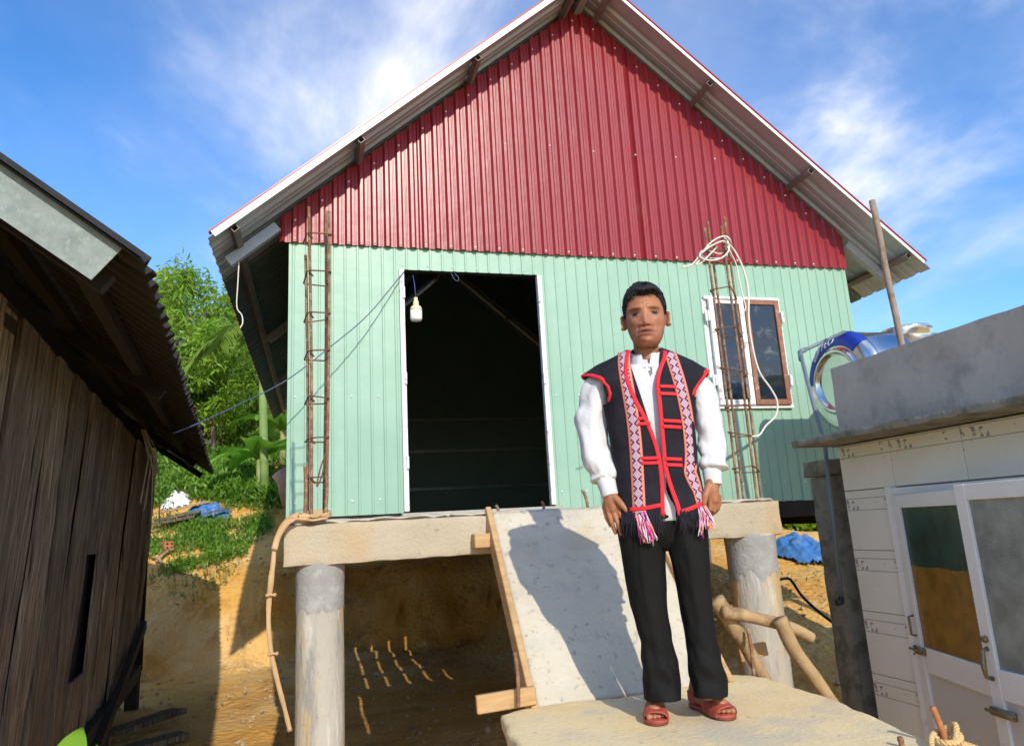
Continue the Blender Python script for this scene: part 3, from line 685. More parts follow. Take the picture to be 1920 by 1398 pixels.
tag(mb.build('wire', M_wire, None, True), 'thin dark wire running from the door lintel to the old shed eave', 'wire')
mb = MB(); mb.tube(catmull([at(846, 512, Y=5.84), at(850, 521, Y=5.83), at(857, 527, Y=5.83), at(860, 521, Y=5.83), at(852, 512, Y=5.84)], 5), .003, 6)
tag(mb.build('wire_loop', M_wire, None, True), 'small wire loop hanging from the door lintel', 'wire')
mb = MB(); mb.tube(catmull([at(448, 492, Y=5.8), at(446, 530, Y=5.8), at(444, 575, Y=5.82), at(453, 590, Y=5.82), at(455, 605, Y=5.8), at(450, 615, Y=5.8)], 5), .005, 6)
tag(mb.build('wire', M_cable, None, True), 'white wire dangling from the left eave rafter', 'wire')
for k, (x, y, x2, y2) in enumerate(((930, 947, 934, 962), (1016, 940, 1019, 956), (1092, 918, 1102, 950))):
    mb = MB(); rebar(mb, at(x, y, Y=4.05), at(x2, y2, Y=4.02), .009)
    tag(mb.build('rebar_stub', M_rebar, None, True), ('rust red rebar tip above the top of the sloping timber board', 'short dark rebar tip on the porch edge below the doorway', 'leaning rebar tip on the porch edge just left of the white sleeve')[k], 'rebar')

# ------------------------------------------------------------------ bathroom building
BX = 3.25
bath = empty('bathroom', (3.9, 2.6, -.3), 'small tiled bathroom building with grey rendered parapet', 'bathroom')
YBF = 3.94
def tilemat():
    m = bpy.data.materials.new('printed_tile'); m.use_nodes = True; t = m.node_tree; b = t.nodes['Principled BSDF']
    b.inputs['Roughness'].default_value = .25
    co = N(t, 'ShaderNodeTexCoord'); s = N(t, 'ShaderNodeSeparateXYZ'); t.links.new(co.outputs['Object'], s.inputs[0])
    no = N(t, 'ShaderNodeTexNoise'); no.inputs['Scale'].default_value = 26; no.inputs['Detail'].default_value = 4; t.links.new(co.outputs['Object'], no.inputs['Vector'])
    no2 = N(t, 'ShaderNodeTexNoise'); no2.inputs['Scale'].default_value = 7; no2.inputs['Detail'].default_value = 2; t.links.new(co.outputs['Object'], no2.inputs['Vector'])
    def M(op, a, b_, c=None):
        n = N(t, 'ShaderNodeMath', operation=op)
        for i, v in enumerate((a, b_, c)):
            if v is None: continue
            if isinstance(v, (int, float)): n.inputs[i].default_value = v
            else: t.links.new(v, n.inputs[i])
        return n.outputs[0]
    # flower print band (local z 0.03..0.08) and thin lines
    band = M('MULTIPLY', M('GREATER_THAN', s.outputs['Z'], .065), M('LESS_THAN', s.outputs['Z'], .125))
    fl = M('MULTIPLY', band, M('MULTIPLY', M('GREATER_THAN', no.outputs['Fac'], .55), M('GREATER_THAN', no2.outputs['Fac'], .545)))
    ln = M('LESS_THAN', M('ABSOLUTE', M('SUBTRACT', s.outputs['Z'], .060), 0), .0022)
    ln2 = M('LESS_THAN', M('ABSOLUTE', M('SUBTRACT', s.outputs['Z'], .132), 0), .0022)
    k = M('MAXIMUM', fl, M('MAXIMUM', ln, ln2))
    base = N(t, 'ShaderNodeTexNoise'); base.inputs['Scale'].default_value = 2.5; t.links.new(co.outputs['Object'], base.inputs['Vector'])
    cr = N(t, 'ShaderNodeValToRGB'); cr.color_ramp.elements[0].color = (.74, .70, .58, 1); cr.color_ramp.elements[1].color = (.84, .81, .72, 1); t.links.new(base.outputs['Fac'], cr.inputs[0])
    dirt = N(t, 'ShaderNodeTexNoise'); dirt.inputs['Scale'].default_value = 40; t.links.new(co.outputs['Object'], dirt.inputs['Vector'])
    d2 = M('MULTIPLY', M('GREATER_THAN', dirt.outputs['Fac'], .73), .7)
    mx_ = N(t, 'ShaderNodeMix', data_type='RGBA'); mx_.inputs['B'].default_value = (.24, .24, .26, 1); t.links.new(M('MULTIPLY', k, .85), mx_.inputs['Factor']); t.links.new(cr.outputs[0], mx_.inputs['A'])
    m3 = N(t, 'ShaderNodeMix', data_type='RGBA'); m3.inputs['B'].default_value = (.22, .18, .12, 1); t.links.new(d2, m3.inputs['Factor']); t.links.new(mx_.outputs['Result'], m3.inputs['A'])
    t.links.new(m3.outputs['Result'], b.inputs['Base Color']); return m
M_tile = tilemat()
M_grout = mat('grout', ((.30, .28, .24), (.36, .34, .30)), scale=8, rough=.95)
# wall core with door opening (Y from DY0 to DY1)
DY1, DY0, DT = 3.56, 2.40, 1.612
YN = .9
core = MB()
core.box((BX+.07, (DY1+YBF)/2, .75), (.12, YBF-DY1, 2.3)); core.box((BX+.07, (YN+DY0)/2, .75), (.12, DY0-YN, 2.3)); core.box((BX+.07, (DY0+DY1)/2, (DT+1.9)/2), (.12, DY1-DY0, 1.9-DT))
core.box((BX+1.0, YBF-.06, .75), (1.74, .12, 2.3)); core.box((BX+1.93, (YN+YBF)/2, .75), (.12, YBF-YN, 2.3)); core.box((BX+1.0, YN+.06, .75), (1.74, .12, 2.3))
core.build('wall_core', M_grout, bath)
TH = .362
def tile(y0, y1, z0, z1):
    mb = MB().box((0, 0, 0), (.010, y1-y0-.004, z1-z0-.004), bev=.002)
    o = mb.build('tile', M_tile, bath); o.location = (BX+.004, (y0+y1)/2, (z0+z1)/2); return o
z = 1.612-.362*6
for r in range(6):
    tile(DY1+.004, YBF, z+r*TH, z+(r+1)*TH)
    tile(YN, 1.5, z+r*TH, z+(r+1)*TH); tile(1.5, DY0-.004, z+r*TH, z+(r+1)*TH)
yy = YBF
for w in (.43, .50, .50, .50, .50, .5): tile(yy-w, yy, 1.614, 1.90); yy -= w
MB().box((BX+.005+.28-.005, YBF-.13, 1.935), (.0001+.56, .0001, .0001)) if False else None
rough_box('canopy', ((2.99+BX+1.9)/2, (YN+4.07)/2, 1.932), (BX+1.9-2.99, 4.07-YN, .052), (14, 60, 2), .005, M_mossconc, bath, 3, 12)
rough_box('parapet', (BX+.045, (YN+3.905)/2, 2.185), (.09, 3.905-YN, .452), (2, 40, 8), .0025, M_greyconc, bath, 8, 6)
MB().box((BX+1.0, 3.86, 2.185), (1.80, .09, .45)).build('parapet', M_greyconc, bath)
# door frame and leaves
mb = MB(); mb.box((BX-.006, DY1-.02, .62), (.05, .045, 1.99)); mb.box((BX-.006, DY0+.02, .62), (.05, .045, 1.99)); mb.box((BX-.003, (DY0+DY1)/2, DT-.024), (.044, DY1-DY0-.09, .038)); mb.build('door_frame', M_alu, bath)
M_amber = None
def leafdoor(hinge, ang, w, label, glass_m, mirror=1, sunpanel=True):
    """leaf lies from hinge towards the camera, ang = outward swing in degrees; local x along the leaf, y outward normal"""
    a = math.radians(ang); d = np.array([-math.sin(a), -math.cos(a), 0]); nrm_ = np.array([-math.cos(a), math.sin(a), 0])
    Mx = np.stack([d, nrm_, np.array([0, 0, 1.])], 1); H = np.array(hinge)
    def B(mb, x0, x1, z0, z1, th, off=0, bev=.003): return mb.box(H+Mx@np.array([(x0+x1)/2, off, (z0+z1)/2]), (x1-x0, th, z1-z0), Mx, bev=bev)
    T = DT-.045; Bt = -.28; zg0, zg1 = .745, T-.075
    fr = MB(); B(fr, 0, .07, Bt, T, .036); B(fr, w-.07, w, Bt, T, .036); B(fr, .07, w-.07, T-.075, T, .034); B(fr, .07, w-.07, zg0-.13, zg0, .034); B(fr, .07, w-.07, Bt, Bt+.12, .034)
    o = fr.build('door_leaf', M_alu, bath); tag(o, label)
    g = MB(); B(g, .065, w-.065, zg0-.005, zg1+.005, .006); g.build('pane', glass_m, o)
    pn = MB(); B(pn, .065, w-.065, Bt+.115, zg0-.125, .008); pn.build('panel', M_panel, o)
    return o, H, Mx, B
def frosted(name, c1, c2, sp, hz):
    m = bpy.data.materials.new(name); m.use_nodes = True; t = m.node_tree; b = t.nodes['Principled BSDF']; b.inputs['Roughness'].default_value = .22
    co = N(t, 'ShaderNodeTexCoord'); s = N(t, 'ShaderNodeSeparateXYZ'); t.links.new(co.outputs['Object'], s.inputs[0])
    gt = N(t, 'ShaderNodeMath', operation='GREATER_THAN'); gt.inputs[1].default_value = hz
    n0 = N(t, 'ShaderNodeTexNoise'); n0.inputs['Scale'].default_value = 5; t.links.new(co.outputs['Object'], n0.inputs['Vector'])
    ad_ = N(t, 'ShaderNodeMath', operation='MULTIPLY_ADD'); ad_.inputs[1].default_value = .02; t.links.new(n0.outputs['Fac'], ad_.inputs[0]); t.links.new(s.outputs['Z'], ad_.inputs[2]); t.links.new(ad_.outputs[0], gt.inputs[0])
    n1 = N(t, 'ShaderNodeTexNoise'); n1.inputs['Scale'].default_value = 9; t.links.new(co.outputs['Object'], n1.inputs['Vector'])
    mx_ = N(t, 'ShaderNodeMix', data_type='RGBA'); mx_.inputs['A'].default_value = (*c2, 1); mx_.inputs['B'].default_value = (*c1, 1); t.links.new(gt.outputs[0], mx_.inputs['Factor'])
    dk = N(t, 'ShaderNodeMix', data_type='RGBA', blend_type='MULTIPLY'); mr = N(t, 'ShaderNodeMapRange'); mr.inputs['From Min'].default_value = .35; mr.inputs['From Max'].default_value = .65; mr.inputs['To Min'].default_value = .65; mr.inputs['To Max'].default_value = 1
    t.links.new(n1.outputs['Fac'], mr.inputs[0]); dk.inputs['Factor'].default_value = 1; t.links.new(mx_.outputs['Result'], dk.inputs['A']); t.links.new(mr.outputs[0], dk.inputs['B'])
    t.links.new(dk.outputs['Result'], b.inputs['Base Color'])
    vo = N(t, 'ShaderNodeTexVoronoi'); vo.inputs['Scale'].default_value = 110; t.links.new(co.outputs['Object'], vo.inputs['Vector'])
    bp = N(t, 'ShaderNodeBump'); bp.inputs['Strength'].default_value = .25; bp.inputs['Distance'].default_value = .005; t.links.new(vo.outputs['Distance'], bp.inputs['Height']); t.links.new(bp.outputs[0], b.inputs['Normal'])
    return m
M_film = frosted('two_tone_film_glass', (.025, .07, .055), (.30, .155, .02), .5, 1.185)
M_frost = frosted('frosted_glass', (.30, .33, .30), (.30, .33, .30), .5, 9)
leaf, H1, Mx1, B1 = leafdoor((BX-.02, DY1-.05, 0), 17.5, .765, 'white door leaf with green and amber film glass', M_film)
hb = MB(); 
def HP(H, Mx, x, y, z): return H+Mx@np.array([x, y, z])
hb.tube([HP(H1, Mx1, .035, .02, .80), HP(H1, Mx1, .035, .045, .805), HP(H1, Mx1, .035, .045, .90), HP(H1, Mx1, .035, .02, .905)], .007, 8); hb.build('handle', M_brass, leaf, True)
lb = MB(); B1(lb, .0, .11, .705, .745, .012, .024, 0); lb.tube([HP(H1, Mx1, -.03, .036, .725), HP(H1, Mx1, .10, .036, .725)], .007, 8); lb.tube([HP(H1, Mx1, .055, .036, .725), HP(H1, Mx1, .055, .06, .705)], .005, 6); lb.build('latch', M_brass, leaf, True)
h2 = HP(H1, Mx1, .735, .045, 0)
leaf2, H2, Mx2, B2 = leafdoor((h2[0], h2[1], .02), 9, .60, 'white door leaf with frosted glass at the right edge', M_frost)
hb = MB(); hb.tube([HP(H2, Mx2, .036, .02, .70), HP(H2, Mx2, .036, .05, .71), HP(H2, Mx2, .036, .055, .76), HP(H2, Mx2, .036, .045, .82), HP(H2, Mx2, .036, .02, .83)], [.011, .009, .012, .009, .011], 8); hb.lathe([(.016, 0), (.016, .012)], HP(H2, Mx2, .036, .02, .87), 12, np.stack([Mx2[:, 0], np.array([0, 0, 1.]), Mx2[:, 1]], 1)); hb.build('handle', M_brass, leaf2, True)
lb = MB(); B2(lb, .0, .14, .545, .58, .016, .028, 0); lb.tube([HP(H2, Mx2, -.02, .04, .562), HP(H2, Mx2, .14, .04, .562)], .008, 8); lb.build('latch', M_brass, leaf2, True)

# concrete post with cap, pipe
post = empty('concrete_post', (3.42, 4.22, -.3), 'dark square concrete post at the far end of the bathroom', 'post')
rough_box('shaft', (3.42, 4.25, .7), (.20, .20, 2.06), (4, 4, 24), .004, M_mossconc, post, 2, 8)
rough_box('post_head', (3.44, 4.25, 1.785), (.32, .25, .11), (6, 5, 4), .008, M_mossconc, post, 4, 12)
# water tank
TX, TY, TZ, TR, TL = 4.05, 4.85, 2.525, .405, 1.55
tank = empty('water_tank', (TX+TL/2, TY, 1.8), 'stainless steel water tank with blue banded end behind the parapet', 'water tank')
Mt = np.array([[0, 0, 1.], [1, 0, 0], [0, 1, 0]])   # lathe axis z -> world X ; local x->Y, y->Z
mb = MB(); mb.lathe([(.001, .060), (.12, .058), (.20, .056), (.222, .048), (.234, .022), (.247, .010), (.260, .022), (.270, .040), (.284, .046), (.33, .052), (.37, .066), (TR-.012, .085), (TR, .115), (TR+.006, .13), (TR, .145), (TR, .5), (TR+.005, .51), (TR, .52), (TR, 1.0), (TR+.005, 1.01), (TR, 1.02), (TR, TL-.1), (.3, TL-.05), (.001, TL)], (TX, TY, TZ), 64, Mt, cap=False); mb.build('shell', M_steel, tank, True)
# blue printed band on upper half of the end dome
rings = []
for r_, x_ in ((.290, .0465), (.33, .052), (.37, .066), (TR-.012, .085), (TR, .115), (TR+.005, .128)):
    rings.append([np.array([TX+x_-.003, TY+math.cos(a)*r_, TZ+math.sin(a)*r_]) for a in np.linspace(math.radians(4), math.radians(138), 50)])
mb = MB(); mb.rings(rings, cap=False, closed=False); mb.build('blue_band', M_blue, tank, True)
# lettering on band: strokes, laid along the arc
def arcpt(s_, h): # s_ along arc in metres from top (positive to the near side), h height above band inner radius
    r_ = .312+h; a = math.pi/2+(s_/r_)
    x_ = np.interp(r_, [.284, .33, .37, .393, .406], [.046, .052, .066, .085, .115])
    return np.array([TX+x_-.008, TY+math.cos(a)*r_, TZ+math.sin(a)*r_])
glyph = {'d': [[(.035, .07), (.035, 0)], [(.035, .01), (.015, 0), (.0, .012), (.0, .03), (.015, .042), (.035, .032)]], 'a': [[(.035, .04), (.035, 0)], [(.035, .01), (.015, 0), (.0, .012), (.0, .03), (.015, .042), (.035, .032)]],
         'f': [[(.03, .066), (.018, .068), (.012, .05), (.012, 0)], [(0, .04), (.028, .04)]], 'i': [[(.005, .04), (.005, 0)], [(.005, .058), (.005, .062)]],
         't': [[(.012, .062), (.012, .008), (.02, 0), (.03, .004)], [(0, .04), (.028, .04)]], 'o': [[(.018, 0), (.002, .01), (.002, .032), (.018, .042), (.034, .032), (.034, .01), (.018, 0)]],
         'r': [[(.004, .042), (.004, 0)], [(.004, .028), (.016, .04), (.028, .04)]]}
wd = {'d': .05, 'a': .05, 'f': .038, 'i': .02, 't': .04, 'o': .046, 'r': .036}
sx = -.27
mb = MB()
for ch in 'arito':
    for st in glyph[ch]: mb.tube([arcpt(sx+(q_[0]+.35*q_[1])*1.45, q_[1]*1.35) for q_ in catmull([np.array([a_, b_, 0]) for a_, b_ in st], 4)], .0055, 6)
    sx += wd[ch]*1.5
mb.build('lettering', M_letter, tank, True)
MB().lathe([(.001, TZ+TR+.05), (.20, TZ+TR+.045), (.215, TZ+TR+.03), (.205, TZ+TR+.025), (.19, TZ+TR+.02), (.19, TZ+TR-.06)], (4.86, TY, 0), 32, cap=False).build('manhole_lid', M_steel, tank, True)
for X in (TX+.3, TX+TL-.3):
    for Y in (TY-.3, TY+.3):
        MB().tube([(X, Y, float(gz(X, Y))-.1), (X, Y, TZ-.25)], .022, 8).build('stand_leg', M_pvc, tank, True)
    MB().box((X, TY, TZ-TR+.0), (.05, .8, .05)).build('stand_rail', M_pvc, tank)
pp = empty('water_pipe', tuple(at(1573, 1130, Y=4.08)), 'grey plastic pipe bent from the tank down along the post', 'pipe')
ptop = np.array([TX+.06, TY-.05, TZ+TR+.02]); el_ = at(1500, 660, Y=4.62); dn = at(1547, 838, Y=4.13)
MB().tube([at(1584, 622, Y=4.72), el_], .014, 10).build('pipe_run', M_pvc, pp, True)
MB().tube([el_, at(1527, 765, Y=4.3), dn, at(1556, 920, Y=4.11), at(1578, 1128, Y=4.11)], .0145, 10).build('pipe_run', M_pvc, pp, True)
for e, q2 in ((el_, at(1520, 650, Y=4.65)), (el_, at(1505, 690, Y=4.55))): MB().tube([e, e+(q2-e)*.5], .019, 10).build('elbow', M_pvc, pp, True)
e = at(1578, 1128, Y=4.09); MB().tube([e+np.array([0, 0, .03]), e, e+np.array([-.04, -.01, .0])], .02, 8).build('tap', M_blackplast, pp, True)
a0, a1 = at(1690, 645, Y=4.0), at(1635, 376, Y=4.0)
mb = MB(); mb.tube([a0+(a0-a1)*.6]+[a1+(a0-a1)*t+np.array([.004*math.sin(t*9), 0, 0]) for t in (1, .8, .6, .4, .2, 0)], [.023]*7, 12); tag(mb.build('rusty_pole', M_pole, None, True), 'rusty brown pole rising behind the grey parapet against the sky', 'pole')
# hoses and tarps
mb = MB(); mb.tube(catmull([at(1460, 1086, Y=6.2), at(1478, 1084, Y=6.2), at(1487, 1092, Y=6.15), at(1505, 1118, Y=6.0), at(1540, 1150, Y=5.8), at(1580, 1180, Y=5.6)], 6), .013, 8); tag(mb.build('hose', M_blackpipe, None, True), 'black hose dropping from the hillside behind the right column', 'hose')
mb = MB(); mb.tube(catmull([at(1388, 1090, Y=5.2), at(1388, 1130, Y=5.2), at(1395, 1160, Y=5.2), at(1402, 1190, Y=5.2)], 6), .013, 8); tag(mb.build('hose', mat('green_hose', ((.05, .08, .07), (.07, .1, .09)), rough=.5), None, True), 'short green hose end left of the right column', 'hose')
def crumple(name, px, py, w, d, h, label, m, seed=0, n=46, rot=0):
    c_ = ground_at(px, py, 6.0); mb = MB(); vs = []; fs = []
    for i in range(n):
        for j in range(n):
            a, b = i/(n-1)*2-1, j/(n-1)*2-1; r_ = math.hypot(a, b)
            x_ = a*w*(1+.25*nz((a*2+seed, b*2, 1))); y_ = b*d*(1+.25*nz((a*2, b*2+seed, 4)))
            X, Y = c_[0]+x_*math.cos(rot)-y_*math.sin(rot), c_[1]+x_*math.sin(rot)+y_*math.cos(rot)
            fold = abs(nz((a*2+seed, b*2, 2)))*1.1+abs(nz((a*4.5, b*4.5+seed, 6)))*.45
            vs.append((X, Y, float(gz(X, Y))+.02+h*max(0, 1-r_**2.2)*(.45+.6*fold)+.02*abs(nz((a*15, b*15, seed)))))
    for i in range(n-1):
        for j in range(n-1):
            if math.hypot((i+.5)/(n-1)*2-1, (j+.5)/(n-1)*2-1) < .98+.16*nz((i*.3, j*.3, seed)): fs.append((i*n+j, (i+1)*n+j, (i+1)*n+j+1, i*n+j+1))
    mb.add(vs, fs); return tag(mb.build(name, m, None, True), label, 'tarpaulin')
crumple('tarpaulin', 1508, 1042, .48, .60, .34, 'crumpled blue tarpaulin on the soil right of the right column', M_tarp, 3)
# ------------------------------------------------------------------ old wooden shed on the left
SU = np.array([-.1013, .9949, 0]); SN = np.array([.9949, .1013, 0])
def SP(d, r, z): return SU*d+SN*r+np.array([0, 0, z])
shed = empty('wooden_shed', tuple(SP(6, -2.2, -.3)), 'old dark wooden plank shed with low corrugated eave', 'shed')
LEAN = .055; WR = -.93
def wr(z): return WR-LEAN*(2.45-z)
d = 2.62; sd = random.Random(3)
while d < 10.0:
    w = sd.uniform(.17, .36); gap = sd.uniform(.006, .020)
    if not (6.10 < d+w/2 < 6.62):
        zb_ = .16+sd.uniform(-.04, .04); mb = MB(); nz_ = 14; th = .022; off = sd.uniform(-.016, .016); skew = sd.uniform(-.012, .012)
        rings = []
        for i in range(nz_+1):
            z = zb_+(2.55-zb_)*i/nz_; ww = .004*math.sin(i*1.3+d*9)+.003*sd.uniform(-1, 1); k = skew*(i/nz_-.5)
            o = off+.006*math.sin(i*.5+d*5)
            rings.append([SP(d+k, wr(z)+o, z), SP(d+w-gap+k+ww, wr(z)+o+.004*sd.uniform(-1, 1), z), SP(d+w-gap+k+ww, wr(z)+o-th, z), SP(d+k, wr(z)+o-th, z)])
        mb.rings(rings); mb.build('plank', M_old, shed)
    else:
        for z0, z1 in ((.16, .62), (1.48, 2.55)):
            mb = MB(); mb.rings([[SP(d, wr(z)+.0, z), SP(d+w-gap, wr(z), z), SP(d+w-gap, wr(z)-.022, z), SP(d, wr(z)-.022, z)] for z in (z0, z1)]); mb.build('plank', M_old, shed)
    d += w
# other walls and floor make the inside dark
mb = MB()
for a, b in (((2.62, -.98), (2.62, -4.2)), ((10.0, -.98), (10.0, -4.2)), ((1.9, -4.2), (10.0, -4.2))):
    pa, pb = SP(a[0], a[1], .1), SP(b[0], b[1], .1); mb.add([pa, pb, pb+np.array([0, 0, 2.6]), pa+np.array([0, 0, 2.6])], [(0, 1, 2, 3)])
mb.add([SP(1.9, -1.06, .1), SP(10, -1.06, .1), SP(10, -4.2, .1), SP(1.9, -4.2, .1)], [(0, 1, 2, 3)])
mb.add([SP(2.6, wr(.1)-.07, .1), SP(10, wr(.1)-.07, .1), SP(10, wr(2.6)-.07, 2.75), SP(2.6, wr(2.6)-.07, 2.75)], [(0, 1, 2, 3)])  # dark liner added close behind the planks so no light passes the gaps
mb.build('inner_walls_dark_liner', M_black, shed)
MB().bar(SP(1.9, wr(.12)+.03, .10), SP(10.02, wr(.12)+.03, .10), .07, .14).build('sill_beam', M_olddark, shed)
MB().bar(SP(1.9, WR-.05, 2.52), SP(10.05, WR-.05, 2.52), .08, .12).build('top_plate', M_olddark, shed)
for dd in (2.7, 5.2, 7.6, 9.85):
    MB().bar(SP(dd, wr(.1)+.0, -.45), SP(dd, wr(.1)+.0, .1), .13, .13).build('stilt', M_olddark, shed)
MB().bar(SP(9.9, wr(.5)+.06, .62), SP(6.0, wr(.1)+.10, -.18), .06, .10).build('brace', M_olddark, shed)
RS = .71
def zr(r): return 2.405+RS*(-.325-r)
rd = SN*(-1)+np.array([0, 0, RS]); rdn = rd/np.linalg.norm(rd); rn = np.array([SN[0]*RS, SN[1]*RS, 1.]); rn /= np.linalg.norm(rn)
nS = 8; dS = (10.32-2.43)/nS; ms_ = 2.6
for i in range(nS):
    d0 = 2.43+i*dS; d1 = d0+dS+.05; pr_ = []
    k = 0; p_ = .135; y = math.floor(d0/p_)*p_
    while y < d1+p_:
        for o, h in ((0, 0), (.03, .0), (.055, .032), (.085, .032), (.11, 0)):
            if d0 <= y+o <= d1: pr_.append((y+o, h))
        y += p_
    A = []; B = []
    jag = sd.uniform(-.02, .02)
    for yy, h in pr_:
        base = SP(yy, -.325+jag*.0, 0)+np.array([0, 0, zr(-.325)])+rn*(h+.012+.004*(i % 2))
        A.append(base-rdn*(.01+.015*sd.random())); B.append(base+rdn*ms_)
    n = len(pr_); mb = MB(); f = [(j, j+1, n+j+1, n+j) for j in range(n-1)]
    A2 = [a+rn*.006 for a in A]; B2 = [b+rn*.006 for b in B]
    mb.add(A+B, f); mb.add(A2+B2, [q[::-1] for q in f]); mb.add(A+A2, f)
    mb.build('roof_sheet', M_shedroof, shed)
# second roof slope
mb = MB(); r1 = -.325-ms_/math.hypot(1, RS); z1 = zr(r1)
mb.add([SP(2.43, r1, z1+.02), SP(10.3, r1, z1+.02), SP(10.3, 2*r1+.3, zr(-.325)), SP(2.43, 2*r1+.3, zr(-.325))], [(0, 1, 2, 3)]); mb.build('roof_sheet', M_shedroof, shed)
# fascia: galvanised flat strip on the near gable edge
f0 = SP(2.47, -.40, 2.399); f1 = f0+rd*2.0
o = MB().bar(f0, f1, .004, .152, up=rn, bev=0).build('fascia', M_galv, shed); tag(o, 'pale galvanised metal strip on the near roof edge')
for r in (-.55, -.9, -1.5, -2.1):
    MB().bar(SP(2.50, r, zr(r)-.045), SP(10.2, r, zr(r)-.045), .05, .07).build('purlin', M_black, shed)
for dd in (2.62, 4.6, 6.6, 8.6, 10.1):
    MB().bar(SP(dd, -.42, zr(-.42)-.10), SP(dd, -2.2, zr(-2.2)-.10), .05, .07).build('rafter', M_black, shed)
mb = MB()
for k in range(10):
    a = SP(6.8+.15*sd.random(), WR+.14+.05*sd.random(), 2.50); b = a+np.array([.12*sd.random()+.02, .5*(sd.random()-.3), -.45-.35*sd.random()])
    mb.tube([a, (a+b)/2+np.array([.05, 0, .06]), b], .005, 5)
tag(mb.build('straw_tuft', M_straw, None), 'thin pale straws hanging under the old shed eave', 'straw')
# planks on the ground by the shed
for k, (a, b, zz, lab) in enumerate((((205, 1398), (335, 1352), .06, 'dark plank lying on the ground in the shed shadow'), ((225, 1420), (345, 1388), .0, 'dark plank lower beside the other one in the shed shadow'))):
    A = ground_at(*a); B = ground_at(*b); A[2] += .05+zz; B[2] += .05+zz
    MBo = MB().bar(A, B, .20, .05).build('ground_plank', M_old); tag(MBo, lab, 'plank')

# ------------------------------------------------------------------ vegetation
def leaf_quads(pos, nrm_, axis, L, Wd):
    """pos (n,3) base, axis (n,3) unit, nrm_ (n,3), L, Wd arrays -> verts (4n) rhombus leaves"""
    side = np.cross(axis, nrm_); side /= np.linalg.norm(side, axis=1, keepdims=True)+1e-9
    a = pos; b = pos+axis*(L*.45)[:, None]+side*(Wd*.5)[:, None]; c = pos+axis*L[:, None]-nrm_*(L*.12)[:, None]; d_ = pos+axis*(L*.45)[:, None]-side*(Wd*.5)[:, None]
    v = np.stack([a, b, c, d_], 1).reshape(-1, 3); n = len(pos); f = np.arange(4*n).reshape(n, 4); return v, f
def np_mesh(name, v, f, m, parent=None, smooth=False):
    me = bpy.data.meshes.new(name); me.vertices.add(len(v)); me.vertices.foreach_set('co', np.asarray(v, np.float32).ravel())
    f = np.asarray(f, np.int32); me.loops.add(f.size); me.loops.foreach_set('vertex_index', f.ravel()); me.polygons.add(len(f))
    me.polygons.foreach_set('loop_start', np.arange(0, f.size, f.shape[1], dtype=np.int32)); me.update(calc_edges=True); me.validate()
    me.materials.append(m); o = bpy.data.objects.new(name, me); COL.objects.link(o)
    if parent is not None: o.parent = parent; o.matrix_parent_inverse = parent_world(parent).inverted()
    return o
L_tree = leafmat('tree_leaf', (.10, .24, .02), (.22, .40, .04), .4, 1.5)
L_tree2 = leafmat('bright_tree_leaf', (.16, .32, .02), (.32, .50, .05), .4, 1.5)
L_dark = leafmat('dark_tree_leaf', (.06, .16, .02), (.13, .26, .03), .35, 1.5)
L_banana = leafmat('banana_leaf', (.14, .38, .03), (.26, .50, .05), .45, 4)
L_palm = leafmat('palm_leaf', (.12, .25, .03), (.26, .38, .06), .4, 3)
L_grass = leafmat('weed_leaf', (.09, .24, .02), (.22, .38, .05), .3, 2)
L_grass2 = leafmat('dry_weed_leaf', (.20, .26, .05), (.36, .36, .10), .3, 2)
